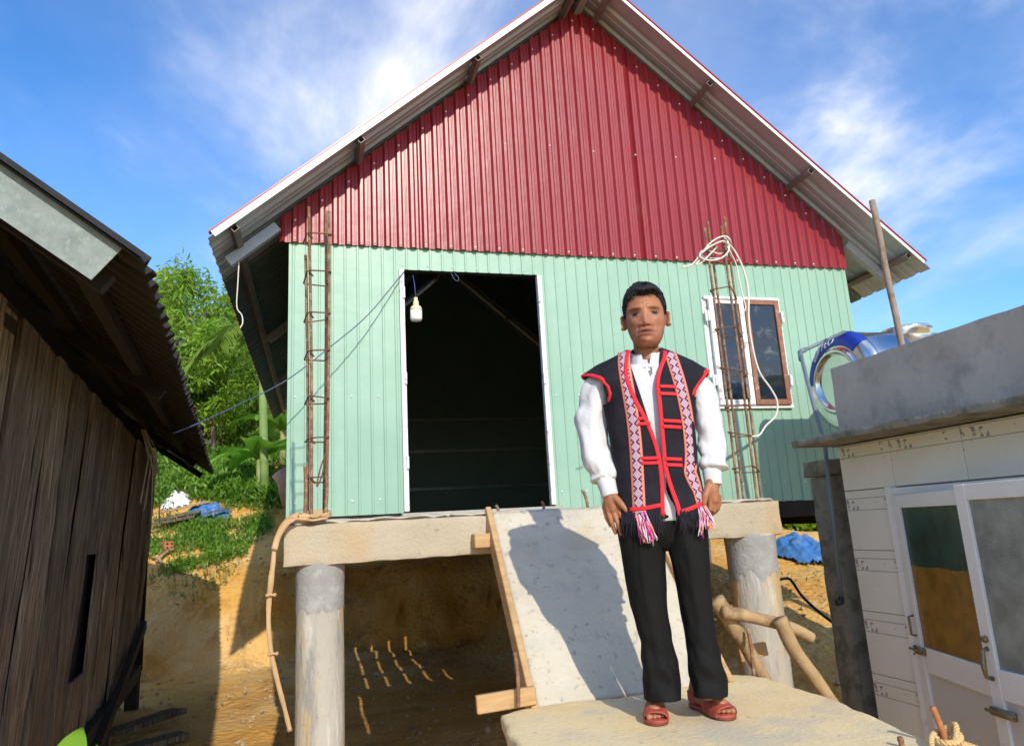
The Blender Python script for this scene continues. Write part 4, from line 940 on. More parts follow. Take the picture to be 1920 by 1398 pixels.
def tree(name, base, h, rad, nleaf, lm, label, seed, lsize=(.12, .22), crown0=.25, droop=.4, narrow=.25, group='trees on the hillside behind the shed'):
    r = np.random.default_rng(seed); base = np.array(base, float)
    root = empty(name, tuple(base), label, 'tree', group)
    lean = r.uniform(-.05, .05, 2)
    mb = MB(); tp = [base+np.array([lean[0]*h*t+.04*math.sin(t*6+seed), lean[1]*h*t, h*t-.15*(t == 0)]) for t in np.linspace(0, .97, 12)]
    mb.tube(tp, [max(.008, .028*h*(1-t)**.9*.5) for t in np.linspace(0, .97, 12)], 8)
    clumps = []
    nb = int(20+h*6)
    for k in range(nb):
        t = crown0+(1-crown0)*(k+r.random())/nb; p = tp[min(11, int(t*11.3))]; p = base+np.array([lean[0]*h*t, lean[1]*h*t, h*t])
        az = r.uniform(0, 6.283); prof = math.sin(math.pi*min(1, (t-crown0)/(1-crown0)*.85+.12))**.8
        ln = rad*prof*r.uniform(.55, 1.1); up = r.uniform(.25, .7)
        e = p+np.array([math.cos(az)*ln, math.sin(az)*ln, ln*up*.6])
        mid = (p+e)/2+np.array([0, 0, ln*.08]); mb.tube([p, mid, e], [.010*h*.3*(1-t)+.008, .010, .004], 5)
        for q in range(5): s_ = r.uniform(.35, 1.08); clumps.append((p+(e-p)*s_+r.normal(0, .10*rad, 3), .16*rad*r.uniform(.6, 1.4)))
    for k in range(6): clumps.append((tp[-1]+r.normal(0, .08*rad, 3), .14*rad))
    mb.build('trunk', M_bark, root, True)
    cc = np.array([c_[0] for c_ in clumps]); cr_ = np.array([c_[1] for c_ in clumps])
    ix = r.integers(0, len(cc), nleaf); dirs = r.normal(0, 1, (nleaf, 3)); dirs /= np.linalg.norm(dirs, axis=1, keepdims=True)
    pos = cc[ix]+dirs*(cr_[ix]*r.random(nleaf)**.45)[:, None]
    ax = dirs*.6+r.normal(0, .5, (nleaf, 3)); ax[:, 2] -= droop; ax /= np.linalg.norm(ax, axis=1, keepdims=True)
    nn_ = r.normal(0, 1, (nleaf, 3)); nn_[:, 2] += .8; nn_ -= ax*np.sum(nn_*ax, 1)[:, None]; nn_ /= np.linalg.norm(nn_, axis=1, keepdims=True)
    L = r.uniform(*lsize, nleaf); v, f = leaf_quads(pos, nn_, ax, L, L*narrow)
    np_mesh('crown', v, f, lm, root)
    return root
def on_hill(px, Y): p = at(px, 900, Y=Y); return (p[0], Y, float(gz(p[0], Y))-.05)
tree('slender_tree', on_hill(350, 20), 5.0, 1.6, 6000, L_tree2, 'tallest slender light green tree between the shed and the house eave', 11, crown0=.2, narrow=.22, lsize=(.14, .26))
tree('slender_tree', on_hill(300, 22), 4.6, 2.0, 9000, L_tree2, 'green feathery tree just right of the shed roof edge', 12, crown0=.15, narrow=.22, lsize=(.14, .26))
tree('slender_tree', on_hill(432, 21), 4.4, 2.1, 8500, L_tree2, 'light green feathery tree touching the house eave', 13, crown0=.15, narrow=.22, lsize=(.14, .26))
tree('slender_tree', on_hill(395, 17.8), 3.2, 1.3, 6000, L_tree2, 'small leafy tree behind the lamp post', 14, crown0=.3, narrow=.3, lsize=(.10, .2))
tree('slender_tree', on_hill(520, 25), 5.4, 2.6, 9000, L_tree, 'green tree half hidden behind the house corner', 15, crown0=.1, lsize=(.16, .28))
tree('bushy_tree', on_hill(330, 18.5), 2.6, 1.3, 8000, L_dark, 'dark bushy tree at the foot of the feathery trees', 16, crown0=.1, narrow=.4, lsize=(.10, .18))
tree('bushy_tree', on_hill(200, 24), 4.4, 2.6, 8000, L_tree, 'green tree mostly hidden behind the shed roof', 17, crown0=.1, lsize=(.16, .28))
tree('bushy_tree', on_hill(470, 19), 2.2, 1.2, 7000, L_tree2, 'bright bushy tree behind the palm stem', 18, crown0=.05, narrow=.4, lsize=(.10, .18))
tree('bushy_tree', on_hill(600, 30), 5, 3.5, 9000, L_dark, 'dark tree behind the house left wall', 19, crown0=.05, lsize=(.2, .32))
# banana
def frond(mb, p, d, L, w, bend, n=9):
    d = np.array(d, float); d /= np.linalg.norm(d); side = np.cross(d, (0, 0, 1.)); side /= np.linalg.norm(side)+1e-9
    rings = []; q = np.array(p, float); dd = d.copy()
    for i in range(n+1):
        t = i/n; ww = w*math.sin(math.pi*min(1, .06+t*.96))**.6
        up = np.cross(side, dd)
        rings.append([q-side*ww/2+up*ww*.12, q-side*ww*.25+up*.0, q-up*ww*.06, q+side*ww*.25, q+side*ww/2+up*ww*.12])
        q = q+dd*L/n; dd = dd+np.array([0, 0, -bend/n]); dd /= np.linalg.norm(dd)
    mb.rings(rings, cap=False, closed=False)
def banana(px, py, Y, s, label, seed):
    r = random.Random(seed); b = at(px, py, Y=Y); b[2] = float(gz(b[0], Y))-.05
    root = empty('banana_plant', tuple(b), label, 'banana plant', 'banana plants on the slope')
    MB().tube([b, b+np.array([.02, 0, .5*s]), b+np.array([0, 0, 1.0*s])], [.085*s, .07*s, .05*s], 10).build('stem', mat('banana_stem', ((.20, .25, .07), (.34, .32, .12)), scale=5, rough=.6), root, True)
    for k in range(8):
        a = k*2.4+r.random()*.5; mb = MB(); e = r.uniform(.5, 1.2)
        frond(mb, b+np.array([0, 0, .9*s]), (math.cos(a), math.sin(a), e), 1.35*s*r.uniform(.8, 1.1), .42*s, 1.5); mb.build('leaf', L_banana, root, True)
banana(484, 928, 15.6, .95, 'banana plant with broad leaves beside the palm stem', 1)
banana(528, 925, 17.0, 1.0, 'banana plant partly hidden by the house corner', 2)
# areca palm
pb = at(497, 932, Y=15.4); pb[2] = float(gz(pb[0], 15.4))-.05
palm = empty('palm', tuple(pb), 'slender palm with green stem beside the house corner', 'palm tree')
ptp = at(492, 690, Y=15.4); 
MB().tube([pb, (pb*2+ptp)/3, (pb+2*ptp)/3, ptp], [.10, .085, .085, .07], 10).build('trunk', M_palmtrunk, palm, True)
MB().tube([ptp, ptp+np.array([0, 0, .45]), ptp+np.array([.01, 0, .9])], [.09, .075, .03], 10).build('crown_shaft', mat('palm_shaft', ((.20, .36, .06), (.28, .44, .10)), scale=3, rough=.5), palm, True)
r = np.random.default_rng(5)
for k in range(9):
    a = k*2.4; e = r.uniform(.3, 1.6); p = ptp+np.array([0, 0, .7]); dd = np.array([math.cos(a), math.sin(a), e]); dd /= np.linalg.norm(dd); P = [p]
    L = r.uniform(1.5, 2.0); 
    for i in range(14): P.append(P[-1]+dd*L/14); dd = dd+np.array([0, 0, -.13]); dd /= np.linalg.norm(dd)
    mb = MB(); mb.tube(P, [.02*(1-i/16) for i in range(15)], 5)
    fr = mb.build('frond', L_palm, palm, True)
    pos, ax, nn_, LL = [], [], [], []
    for i in range(2, 15):
        t = P[min(i+1, 14)]-P[i-1]; t /= np.linalg.norm(t); sd_ = np.cross(t, (0, 0, 1.)); sd_ /= np.linalg.norm(sd_)+1e-9
        for s_ in (-1, 1):
            for q in range(3):
                pos.append(P[i]+t*q*.035); v_ = t*.7+sd_*s_+np.array([0, 0, -.25-.3*r.random()]); ax.append(v_/np.linalg.norm(v_)); nn_.append((0, 0, 1.)); LL.append(r.uniform(.4, .6)*(1-.4*abs(i/14-.5)))
    ax = np.array(ax); nn_ = np.array(nn_); nn_ = nn_-ax*np.sum(nn_*ax, 1)[:, None]; nn_ /= np.linalg.norm(nn_, axis=1, keepdims=True); LL = np.array(LL)
    v, f = leaf_quads(np.array(pos), nn_, ax, LL, LL*.11); np_mesh('leaflets', v, f, L_palm, fr)
# weeds and grass
def weeds(name, spots, m, label, seed, per=160, lsize=(.04, .12), h=.12, nar=.3):
    r = np.random.default_rng(seed); P = []
    for (x, y, rad) in spots:
        n = int(per*rad*rad*4)+20; a = r.uniform(0, 6.283, n); q = rad*np.sqrt(r.random(n)); P.append(np.stack([x+np.cos(a)*q, y+np.sin(a)*q*.9], 1))
    P = np.concatenate(P); keep = np.array([nz((p[0], p[1], seed), 1.6)+.35 > r.random()*.7 for p in P]); P = P[keep]
    n = len(P); z = gz(P[:, 0], P[:, 1]); pos = np.stack([P[:, 0], P[:, 1], z+r.random(n)**2*h], 1)
    ax = r.normal(0, .7, (n, 3)); ax[:, 2] = np.abs(ax[:, 2])+.35; ax /= np.linalg.norm(ax, axis=1, keepdims=True)
    nn_ = r.normal(0, .6, (n, 3)); nn_[:, 2] += 1; nn_ -= ax*np.sum(nn_*ax, 1)[:, None]; nn_ /= np.linalg.norm(nn_, axis=1, keepdims=True)
    L = r.uniform(*lsize, n); v, f = leaf_quads(pos, nn_, ax, L, L*nar)
    return tag(np_mesh(name, v, f, m), label, 'weeds', None, 'stuff')
def gspots(lst, y0=11.):
    o = []
    for px, py, rad in lst: p = ground_at(px, py, y0); o.append((p[0], p[1], rad))
    return o
weeds('weeds', gspots([(340, 1030, .7), (400, 1020, .7), (450, 1000, .6), (480, 985, .35), (380, 1045, .4), (440, 1040, .25), (330, 1062, .35), (310, 1000, .5), (370, 1000, .6), (300, 1060, .3)]), L_grass, 'green weeds on the cut bank top', 21, per=1700, lsize=(.03, .13))
weeds('weeds', gspots([(310, 915, .9), (350, 910, .8), (400, 915, .8), (440, 930, .7), (420, 900, 1.), (500, 945, .35), (525, 930, .6), (460, 900, 1), (380, 880, 1.2), (330, 930, .5)]), L_grass, 'taller green weeds higher on the slope', 22, per=1500, lsize=(.08, .2), h=.35)
weeds('dry_weeds', gspots([(360, 1060, .9), (420, 960, 1.), (480, 960, .6), (330, 980, .8), (400, 880, 2.), (450, 860, 2.)]), L_grass2, 'yellowish dry weeds scattered on the slope', 23, per=260, lsize=(.05, .14))
weeds('weeds', gspots([(1475, 985, .7), (1510, 982, .9), (1545, 985, .9), (1500, 970, 1.5), (1540, 968, 1.5)], 6), L_tree2, 'leafy green plants on the bank right of the house', 24, per=900, lsize=(.12, .24), h=.5, nar=.55)
weeds('dry_weeds', gspots([(1520, 1100, 1.), (1490, 1070, .5), (1400, 1040, .5), (1540, 1075, .5)], 5), L_grass2, 'sparse dry weeds on the right bank', 25, per=60, lsize=(.03, .08))
# leafy sprig at bottom left
sp = SP(2.35, -.60, .62)
sprig = empty('leafy_sprig', tuple(at(140, 1500, Y=2.2)), 'bright green leaf tips poking up at the bottom left corner', 'plant')
for (a, b, w) in (((120, 1440), (157, 1360), .075), ((185, 1425), (182, 1394), .04)):
    A, B = at(*a, Y=2.2), at(*b, Y=2.2); mb = MB(); dd = B-A; L = np.linalg.norm(dd); dd /= L; s_ = np.cross(dd, (0, 1., 0)); rings = []
    for i in range(11): t = i/10; ww = w*math.sin(math.pi*(.25+.75*t))**.8*(1 if t < .99 else .05); q = A+dd*L*t; rings.append([q-s_*ww/2+np.array([0, -.012, 0]), q, q+s_*ww/2+np.array([0, -.012, 0])])
    mb.rings(rings, cap=False, closed=False); mb.build('leaf', L_banana, sprig, True)
MB().tube([at(140, 1500, Y=2.2), at(120, 1440, Y=2.2)], .004, 6).build('stem', L_grass, sprig)
# pebbles and clods
r = np.random.default_rng(31); mb = MB()
ico = [(0, 0, 1), (.9, 0, .4), (.28, .85, .4), (-.72, .53, .4), (-.72, -.53, .4), (.28, -.85, .4), (0, 0, -.6)]
icf = [(0, 1, 2), (0, 2, 3), (0, 3, 4), (0, 4, 5), (0, 5, 1), (1, 6, 2), (2, 6, 3), (3, 6, 4), (4, 6, 5), (5, 6, 1)]
for k in range(900):
    if k < 600: x, y = r.uniform(-3.2, 1.6), r.uniform(6.5, 14.5)
    else: x, y = r.uniform(3.2, 9), r.uniform(5, 12)
    s_ = r.uniform(.008, .035)*(1.6 if r.random() < .06 else 1); c_ = np.array([x, y, float(gz(x, y))+s_*.2])
    mb.add([c_+np.array(v)*s_*r.uniform(.6, 1.3, 3) for v in ico], icf)
tag(mb.build('pebbles', M_stone), 'small stones and clods scattered on the soil', 'pebbles', None, 'stuff')
# debris pile on the slope
for k, (a, b, w, h, up_, lab) in enumerate((((292, 962), (392, 940), .14, .04, .10, 'pale weathered board on top of the board pile'), ((290, 975), (375, 958), .16, .04, .02, 'weathered board in the middle of the board pile'), ((290, 982), (362, 968), .12, .05, -.03, 'dark board at the bottom of the board pile'), ((385, 962), (430, 952), .05, .03, -.04, 'thin stick poking out behind the blue plastic'))):
    A = ground_at(a[0], a[1]+16, 12.8); B = at(b[0], b[1], Y=A[1]+.1); A = at(a[0], a[1], Y=A[1]-.25)
    tag(MB().bar(A, B, w, h, bev=.004).build('debris_board', M_log if k == 0 else M_old), lab, 'board')
crumple('tarpaulin', 392, 968, .42, .25, .30, 'blue plastic sheet draped on the board pile left of the house', M_tarp, 9)
o = crumple('sack', 330, 945, .28, .22, .26, 'white sack behind the board pile', M_sack, 5); o['category'] = 'sack'
c_ = ground_at(302, 1035, 12.6)
br = MB(); Mb = np.array(Matrix.Rotation(.5, 3, 'Z'))
bo = c_+np.array([.08, 0, .10])
rg = []
tag(br.box(bo, (.14, .30, .14), Mb, bev=.006).build('hollow_brick', M_brick), 'orange hollow brick at the left on the bank top', 'brick')
for dxh in (-.035, .035):
    for dz in (-.035, .035):
        p_ = bo+Mb@np.array([dxh, -.151, dz]); h_ = MB(); h_.lathe([(.018, 0), (.018, .004)], p_, 10, Mb@np.array([[1, 0, 0], [0, 0, -1], [0, 1, 0]])); o = h_.build('hole_shade_disc', M_blackplast, bpy.data.objects['hollow_brick'])  # black discs on the brick end stand in for the shade inside its holes
for k, (a, b) in enumerate((((292, 1062), (325, 1040)), ((285, 1052), (305, 1068)))):
    A, B = ground_at(*a, 12.4), ground_at(*b, 12.4); A[2] += .06; B[2] += .08
    tag(MB().tube(catmull([A, (A+B)/2+np.array([0, 0, .04]), B], 5), .025, 8).build('dry_branch', M_log, None, True), ('dry branch lying beside the orange brick', 'shorter dry branch below the orange brick')[k], 'branch')
sa = at(545, 915, Y=14.4); sb = at(522, 885, Y=14.3)
tag(MB().tube([sa-np.array([0, 0, .3]), (sa+sb)/2, sb], [.16, .15, .145], 12).build('cut_log', mat('pink_wood', ((.40, .22, .15), (.55, .34, .25)), scale=8, rough=.85), None, True), 'pinkish cut log leaning by the house corner on the slope', 'log')
# lamp post on the slope
lp = at(330, 700, Y=19.); lb_ = np.array([lp[0], 19., float(gz(lp[0], 19.))])
lamp = empty('lamp_post', tuple(lb_), 'wooden post with two small flood lights on top beside the trees', 'lamp post')
lt = at(328, 632, Y=19.); MB().tube([lb_, lt], [.11, .09], 8).build('post', M_bark, lamp, True)
for (px, py, s_) in ((322, 640, -1), (341, 645, 1)):
    q = at(px, py, Y=18.85); Mr = np.array(Matrix.Rotation(s_*.5, 3, 'Z') @ Matrix.Rotation(.35, 3, 'X'))
    f_ = MB().box(q, (.22, .08, .19), Mr, bev=.008).build('flood_light', M_blackplast, lamp); MB().box(q+Mr@np.array([0, -.043, 0]), (.17, .006, .14), Mr).build('lens', M_frost, f_)
# ------------------------------------------------------------------ person
PM = np.array([1.33, 2.66, LZ]); PTH = -math.atan2(1.33, 2.66)
_fx = np.array([-1.33, -2.66, 0]); _fx /= np.linalg.norm(_fx); _rx = np.array([-_fx[1], _fx[0], 0])
def PL(px, py, dep=0.):
    d = ray(px, py); p0_ = PM-_fx*dep; t = ((p0_-CAM)@_fx)/(d@_fx); p = CAM+d*t-PM
    return np.array([p@_rx, dep, p[2]])
def PFl(px, py):
    p = at(px, py, Z=LZ)-PM; return np.array([p@_rx, -(p@_fx), 0])
def skin_parts():
    mb = MB()
    # ---- head
    HC = np.array([.004, -.008, 1.587])
    nt_, np_ = 128, 110; rings = []
    def G(x, x0, sx_, z, z0, sz_): return math.exp(-((x-x0)/sx_)**2-((z-z0)/sz_)**2)
    for i in range(1, np_):
        ph = math.pi*i/np_; rg = []
        for j in range(nt_):
            th = 2*math.pi*j/nt_; s = math.sin(ph); dz = math.cos(ph); sl = s**.60 if dz < 0 else s**.86
            dx_, dy_ = math.cos(th), math.sin(th)
            t = max(0, -dz); x = .0825*dx_*sl*(1-.10*t**2); fr = max(0, -dy_)
            y = (.094 if dy_ < 0 else .098*(1-.5*t))*dy_*sl; z = (.112 if dz > 0 else .150)*dz
            if dz > 0: x *= 1+.02*dz
            y -= .040*float(smoothstep(.45, 1., t))*fr+.012*t*t
            if dz > 0 and dy_ < 0: y += .006*dz*fr
            if dy_ < .15:
                ax_ = abs(x); k = min(1, fr*2.2)
                D = 0.
                ridge = float(smoothstep(.004, -.052, z))*float(smoothstep(-.078, -.068, z))
                D -= .016*ridge*math.exp(-(x/(.0095+.006*ridge))**2)
                D -= .008*G(x, 0, .012, z, -.061, .011)+.012*G(ax_, .0225, .0105, z, -.067, .0095)
                D += .015*G(ax_, .040, .022, z, -.011, .012)-.006*G(ax_, .038, .030, z, .010, .008)
                D -= .0065*G(ax_, .040, .0165, z, -.018, .0090)-.004*G(ax_, .040, .017, z, -.0205, .0025)-.003*G(ax_, .040, .020, z, -.0070, .0025)
                D -= .007*G(ax_, .056, .018, z, -.046, .016)
                D += .0050*math.exp(-((ax_-(.025+(-.064-z)*.32))/.0045)**2)*float(smoothstep(-.06, -.072, z))*float(smoothstep(-.118, -.1, z))
                D -= .008*G(x, 0, .036, z, -.096, .03)
                D -= .0075*G(x, 0, .030, z, -.0905, .0055)+.0085*G(x, 0, .027, z, -.108, .0070)-.0105*G(x, 0, .030, z, -.0985, .0040)
                D += .005*G(x, 0, .02, z, -.122, .006)-.007*G(x, 0, .02, z, -.140, .012)
                D += .0035*G(ax_, .0065, .0028, z, .016, .012)+.002*G(x, 0, .035, z, .040, .0035)+.0025*G(ax_, .040, .016, z, -.0345, .0035)+.003*G(ax_, .050, .005, z, -.078, .02)
                y += D*k
            rg.append(HC+np.array([x, y, z]))
        rings.append(rg)
    mb.rings(rings, cap=True)
    for s in (-1, 1):   # ears
        c = HC+np.array([s*.0900, .012, -.024])
        Me = np.array(Matrix.Rotation(s*.62, 3, 'Z') @ Matrix.Rotation(s*.12, 3, 'Y') @ Matrix.Rotation(-.15, 3, 'X'))
        rg = []
        for i in range(1, 14):
            ph = math.pi*i/14; rr = []
            for j in range(20):
                th = 2*math.pi*j/20; v = np.array([.0075*math.sin(ph)*math.cos(th), .021*math.sin(ph)*math.sin(th)*(1+.25*math.cos(ph)), -.002+.036*math.cos(ph)])
                rr.append(c+Me@v)
            rg.append(rr)
        mb.rings(rg)
        rim = [c+Me@np.array([s*.006, .016*math.cos(a)+.002, .029*math.sin(a)+.002]) for a in np.linspace(-1.9, 2.6, 16)]
        mb.tube(rim, .0045, 7); mb.tube([c+Me@np.array([s*.004, -.006, -.026]), c+Me@np.array([s*.002, -.010, -.034])], .008, 8)
    def chain(pts, rs, n=12):
        P = [np.array(p, float) for p in pts]
        mb.tube(P, rs, n)
        for p, r_ in zip(P, rs): mb.lathe([(r_*math.sin(a), -r_*math.cos(a)) for a in np.linspace(.15, math.pi-.15, 7)], p, n)
    # neck, torso, arms, legs (inside the clothes)
    mb.lathe([(.056, 1.30), (.060, 1.36), (.053, 1.42), (.052, 1.47), (.056, 1.52)], (-.004, .032, 0), 28)
    chain([(-.02, .01, .82), (-.02, .01, 1.0), (-.02, .01, 1.2), (-.01, .015, 1.33)], [.075, .07, .08, .06], 20)
    chain([(-.10, .01, .88), (-.085, 0, .45), (-.075, .02, .10)], [.07, .05, .036]); chain([(.07, .01, .88), (.09, 0, .45), (.10, .02, .10)], [.07, .05, .036])
    chain([(-.03, .015, 1.33), (-.19, .01, 1.31), (-.245, .0, 1.10), (-.205, -.05, .86), (-.197, -.055, .838)], [.05, .045, .035, .026, .025])
    chain([(-.03, .015, 1.33), (.16, .01, 1.29), (.215, .0, 1.08), (.202, -.035, .88), (.202, -.04, .856)], [.05, .045, .033, .025, .024])
    # right hand (left in the picture)
    D = -.062
    def Q(px, py, dep=D): return PL(px, py, dep)
    chain([Q(1144, 930), Q(1146, 940), Q(1149, 952)], [.024, .024, .022]); chain([Q(1146, 934), Q(1156, 950)], [.020, .0155]); chain([Q(1140, 936), Q(1141, 955)], [.019, .0145]); chain([Q(1139, 938), Q(1134, 950, D+.01)], [.016, .012])
    chain([Q(1157, 950), Q(1168, 972, D-.012), Q(1175, 990, D-.004)], [.0118, .0098, .0082]); chain([Q(1149, 955), Q(1158, 980, D-.008), Q(1165, 1001, D+.006)], [.0118, .0098, .0082])
    chain([Q(1140, 957), Q(1147, 980, D), Q(1154, 998, D+.016)], [.0112, .0094, .008]); chain([Q(1133, 950, D+.01), Q(1137, 970, D+.012), Q(1145, 985, D+.028)], [.010, .0085, .0075])
    chain([Q(1152, 932, D-.008), Q(1166, 946, D-.024), Q(1176, 957, D-.026), Q(1184, 966, D-.022)], [.017, .0135, .0115, .0095])
    # left hand (right in the picture)
    E_ = -.050
    chain([Q(1334, 903, E_), Q(1336, 920, E_), Q(1338, 936, E_)], [.024, .025, .021]); chain([Q(1336, 912, E_), Q(1344, 932, E_+.015)], [.018, .014]); chain([Q(1334, 915, E_-.004), Q(1332, 936, E_-.006)], [.018, .013])
    chain([Q(1332, 938, E_-.006), Q(1331, 954, E_-.008), Q(1325, 963, E_+.012)], [.0118, .0104, .0088]); chain([Q(1339, 939, E_), Q(1339, 957, E_), Q(1332, 966, E_+.022)], [.0115, .0100, .0086])
    chain([Q(1345, 936, E_+.012), Q(1346, 953, E_+.014), Q(1339, 961, E_+.034)], [.0108, .0095, .008]); chain([Q(1348, 930, E_+.026), Q(1349, 945, E_+.03), Q(1343, 952, E_+.046)], [.0098, .0086, .0074])
    chain([Q(1329, 912, E_-.012), Q(1322, 930, E_-.028), Q(1320, 943, E_-.026), Q(1320.5, 953, E_-.020)], [.0165, .0128, .0112, .0092])
    # feet
    for toe, dr in FEET:
        hl = toe-dr*.262; sd_ = np.array([dr[1], -dr[0], 0])*1.0
        up = np.array([0, 0, 1.])
        chain([hl+dr*.035+up*.055, hl+dr*.06+up*.10], [.034, .036]); chain([hl+dr*.05+up*.045, hl+dr*.13+up*.05, hl+dr*.20+up*.042], [.034, .036, .030])
        inner = 1 if toe[0] < 0 else -1
        for k, (o_, l_, r_) in enumerate(((.024, .240, .0130), (.004, .238, .0098), (-.012, .230, .0090), (-.025, .220, .0083), (-.036, .208, .0078))):
            s_ = sd_*(o_*inner); chain([hl+dr*.18+s_*.8+up*.034, hl+dr*(l_-.02)+s_+up*.033, hl+dr*l_+s_+up*.028], [r_*1.3, r_*1.05, r_*.9], 10)
    return mb, HC
_rt = PFl(1231, 1362); _lt = PFl(1372, 1351)
def _dirv(a): return np.array([math.sin(a), -math.cos(a), 0])
FEET = [(_rt, _dirv(.02)), (_lt, _dirv(.52))]
mbp, HC = skin_parts()
tmp = mbp.build('tmp_body', M_stone, None, True)
md = tmp.modifiers.new('r', 'REMESH'); md.mode = 'VOXEL'; md.voxel_size = .0027
ms2 = tmp.modifiers.new('s', 'SMOOTH'); ms2.factor = .5; ms2.iterations = 2
dg = bpy.context.evaluated_depsgraph_get(); ev = tmp.evaluated_get(dg); me = bpy.data.meshes.new_from_object(ev)
bpy.data.objects.remove(tmp)
nv = len(me.vertices); co = np.empty(nv*3, np.float32); me.vertices.foreach_get('co', co); co = co.reshape(-1, 3).astype(float)
q = co-HC; X_, Y_, Z_ = np.abs(q[:, 0]), q[:, 1], q[:, 2]
colr = np.tile(np.array([.35, .145, .070]), (nv, 1))
vn = np.array([nz(p, 24) for p in co[:: 1]]) if nv < 400000 else np.zeros(nv)
colr *= (1+.22*vn)[:, None]
face = (Y_ < -.035) & (Z_ > -.17) & (Z_ < .12)
def gg(x0, sx_, z0, sz_, xx=X_): return np.exp(-((xx-x0)/sx_)**2-((Z_-z0)/sz_)**2)*face
def blend(w, c):
    global colr
    w = np.clip(w, 0, 1)[:, None]; colr = colr*(1-w)+np.array(c)*w
blend(.30*gg(.045, .03, -.05, .03), (.44, .165, .095))
blend(.85*np.maximum(gg(0, .031, -.0905, .0062, q[:, 0]), gg(0, .027, -.108, .0078, q[:, 0])), (.27, .085, .065))
blend(1.3*gg(0, .029, -.0985, .0036, q[:, 0]), (.03, .012, .010))
brow_z = .0002+.0028*np.sin((X_-.014)/.050*2.6)
blend(.48*np.exp(-((Z_-brow_z)/.0040)**4)*np.exp(-((X_-.040)/.0245)**6)*face, (.05, .027, .018))
blend(.95*np.exp(-((X_-.040)/.0180)**4-((Z_+.0185)/.0066)**4)*face, (.22, .15, .12))
blend(1.0*np.exp(-((X_-.040)/.0115)**4-((Z_+.0180)/.0080)**4)*face, (.007, .0045, .0035))
blend(1.0*np.exp(-((X_-.040)/.0205)**4-((Z_+.0112)/.0030)**2)*face, (.016, .009, .007))
blend(.9*gg(.0110, .0055, -.0735, .0032), (.06, .022, .014))
hand = (co[:, 2] < .9); nails = []
for px, py, dp in ((1183.5, 965, -.088), (1320.5, 951, -.075)):
    p = PL(px, py, dp); dd_ = np.linalg.norm((co-p)*np.array([1, .6, 1]), axis=1); blend(.75*np.exp(-(dd_/.0075)**4), (.62, .40, .30))
me.materials.clear()
ca = me.color_attributes.new('col', 'FLOAT_COLOR', 'POINT'); ca.data.foreach_set('color', np.concatenate([np.clip(colr, 0, 1), np.ones((nv, 1))], 1).astype(np.float32).ravel())
M_skin = bpy.data.materials.new('skin'); M_skin.use_nodes = True; t = M_skin.node_tree; b = t.nodes['Principled BSDF']; b.inputs['Roughness'].default_value = .48; b.inputs['Specular IOR Level'].default_value = .38
at_ = N(t, 'ShaderNodeAttribute'); at_.attribute_name = 'col'; t.links.new(at_.outputs['Color'], b.inputs['Base Color'])
b.inputs['Subsurface Weight'].default_value = .12; b.inputs['Subsurface Radius'].default_value = (.008, .003, .0015); b.inputs['Subsurface Scale'].default_value = 1.0
nn1 = N(t, 'ShaderNodeTexNoise'); nn1.inputs['Scale'].default_value = 130; nn1.inputs['Detail'].default_value = 3; tcx = N(t, 'ShaderNodeTexCoord'); t.links.new(tcx.outputs['Object'], nn1.inputs['Vector'])
bp = N(t, 'ShaderNodeBump'); bp.inputs['Strength'].default_value = .35; bp.inputs['Distance'].default_value = .003; t.links.new(nn1.outputs['Fac'], bp.inputs['Height']); t.links.new(bp.outputs[0], b.inputs['Normal'])
me.materials.append(M_skin); me.polygons.foreach_set('use_smooth', [True]*len(me.polygons))
person = bpy.data.objects.new('person', me); COL.objects.link(person); person.location = PM; person.rotation_euler = (0, 0, PTH)
tag(person, 'person standing on the landing in a black embroidered vest over a white shirt', 'person')
def pbuild(mb, name, m, parent=None, smooth=True):
    o = mb.build(name, m, None, smooth); o.parent = parent or person; return o
# ---- hair
M_hair = mat('black_hair', ((.006, .006, .007), (.016, .015, .016)), scale=60, rough=.5, stretch=(6, 1, 2), bump=.8, bscale=90, spec=.3, bdist=.004)
rings = []; nt_, np_ = 180, 120
for i in range(1, np_):
    ph = math.pi*i/np_; rg = []
    for j in range(nt_):
        th = 2*math.pi*j/nt_; s = math.sin(ph); dz = math.cos(ph); dx_, dy_ = math.cos(th), math.sin(th)
        sl = s**.60 if dz < 0 else s**.86
        x = .0822*dx_*sl; y = (.094 if dy_ < 0 else .098)*dy_*sl; z = (.112 if dz > 0 else .15)*dz
        if dz > 0 and dy_ < 0: y += .006*dz*(-dy_)
        # hair line height as a function of azimuth (front -> temples -> nape)
        fa = math.atan2(dx_, -dy_); af = abs(fa)       # 0 at the front
        hl = np.interp(af, [0, .45, .75, .95, 1.15, 1.32, 1.5, 1.75, 2.1, 2.6, 3.15], [.057, .057, .056, .046, .008, -.024, -.012, .004, -.040, -.080, -.092])
        if fa < 0 and af < .8: hl += .006*math.sin(af*3.5)
        else: hl += .007*math.exp(-((fa-.5)/.25)**2)
        hl += .008*nz((dx_*9, dy_*9, 3), 2)+.005*nz((dx_*30, dy_*30, 1))
        mk = float(smoothstep(-.004, .010, z-hl))
        vol = .0045+.019*max(0, dz)**1.1+.006*max(0, -dy_)*float(smoothstep(.3, .7, dz))+.004*abs(dx_)*max(0, dz)
        if af < 1.4: vol += .006*math.exp(-((z-hl-.014)/.012)**2)*float(smoothstep(1.3, .6, af))
        st = nz((x*170+z*40, y*40, z*60))*.0035+nz((x*30, y*20, z*20))*.0045
        off = -.012*(1-mk)+(vol+st)*mk
        d_ = np.array([x/.083, y/.095, z/.115]); d_ /= np.linalg.norm(d_)+1e-9
        rg.append(HC+np.array([x, y, z])+d_*off)
    rings.append(rg)
mb = MB(); mb.rings(rings)
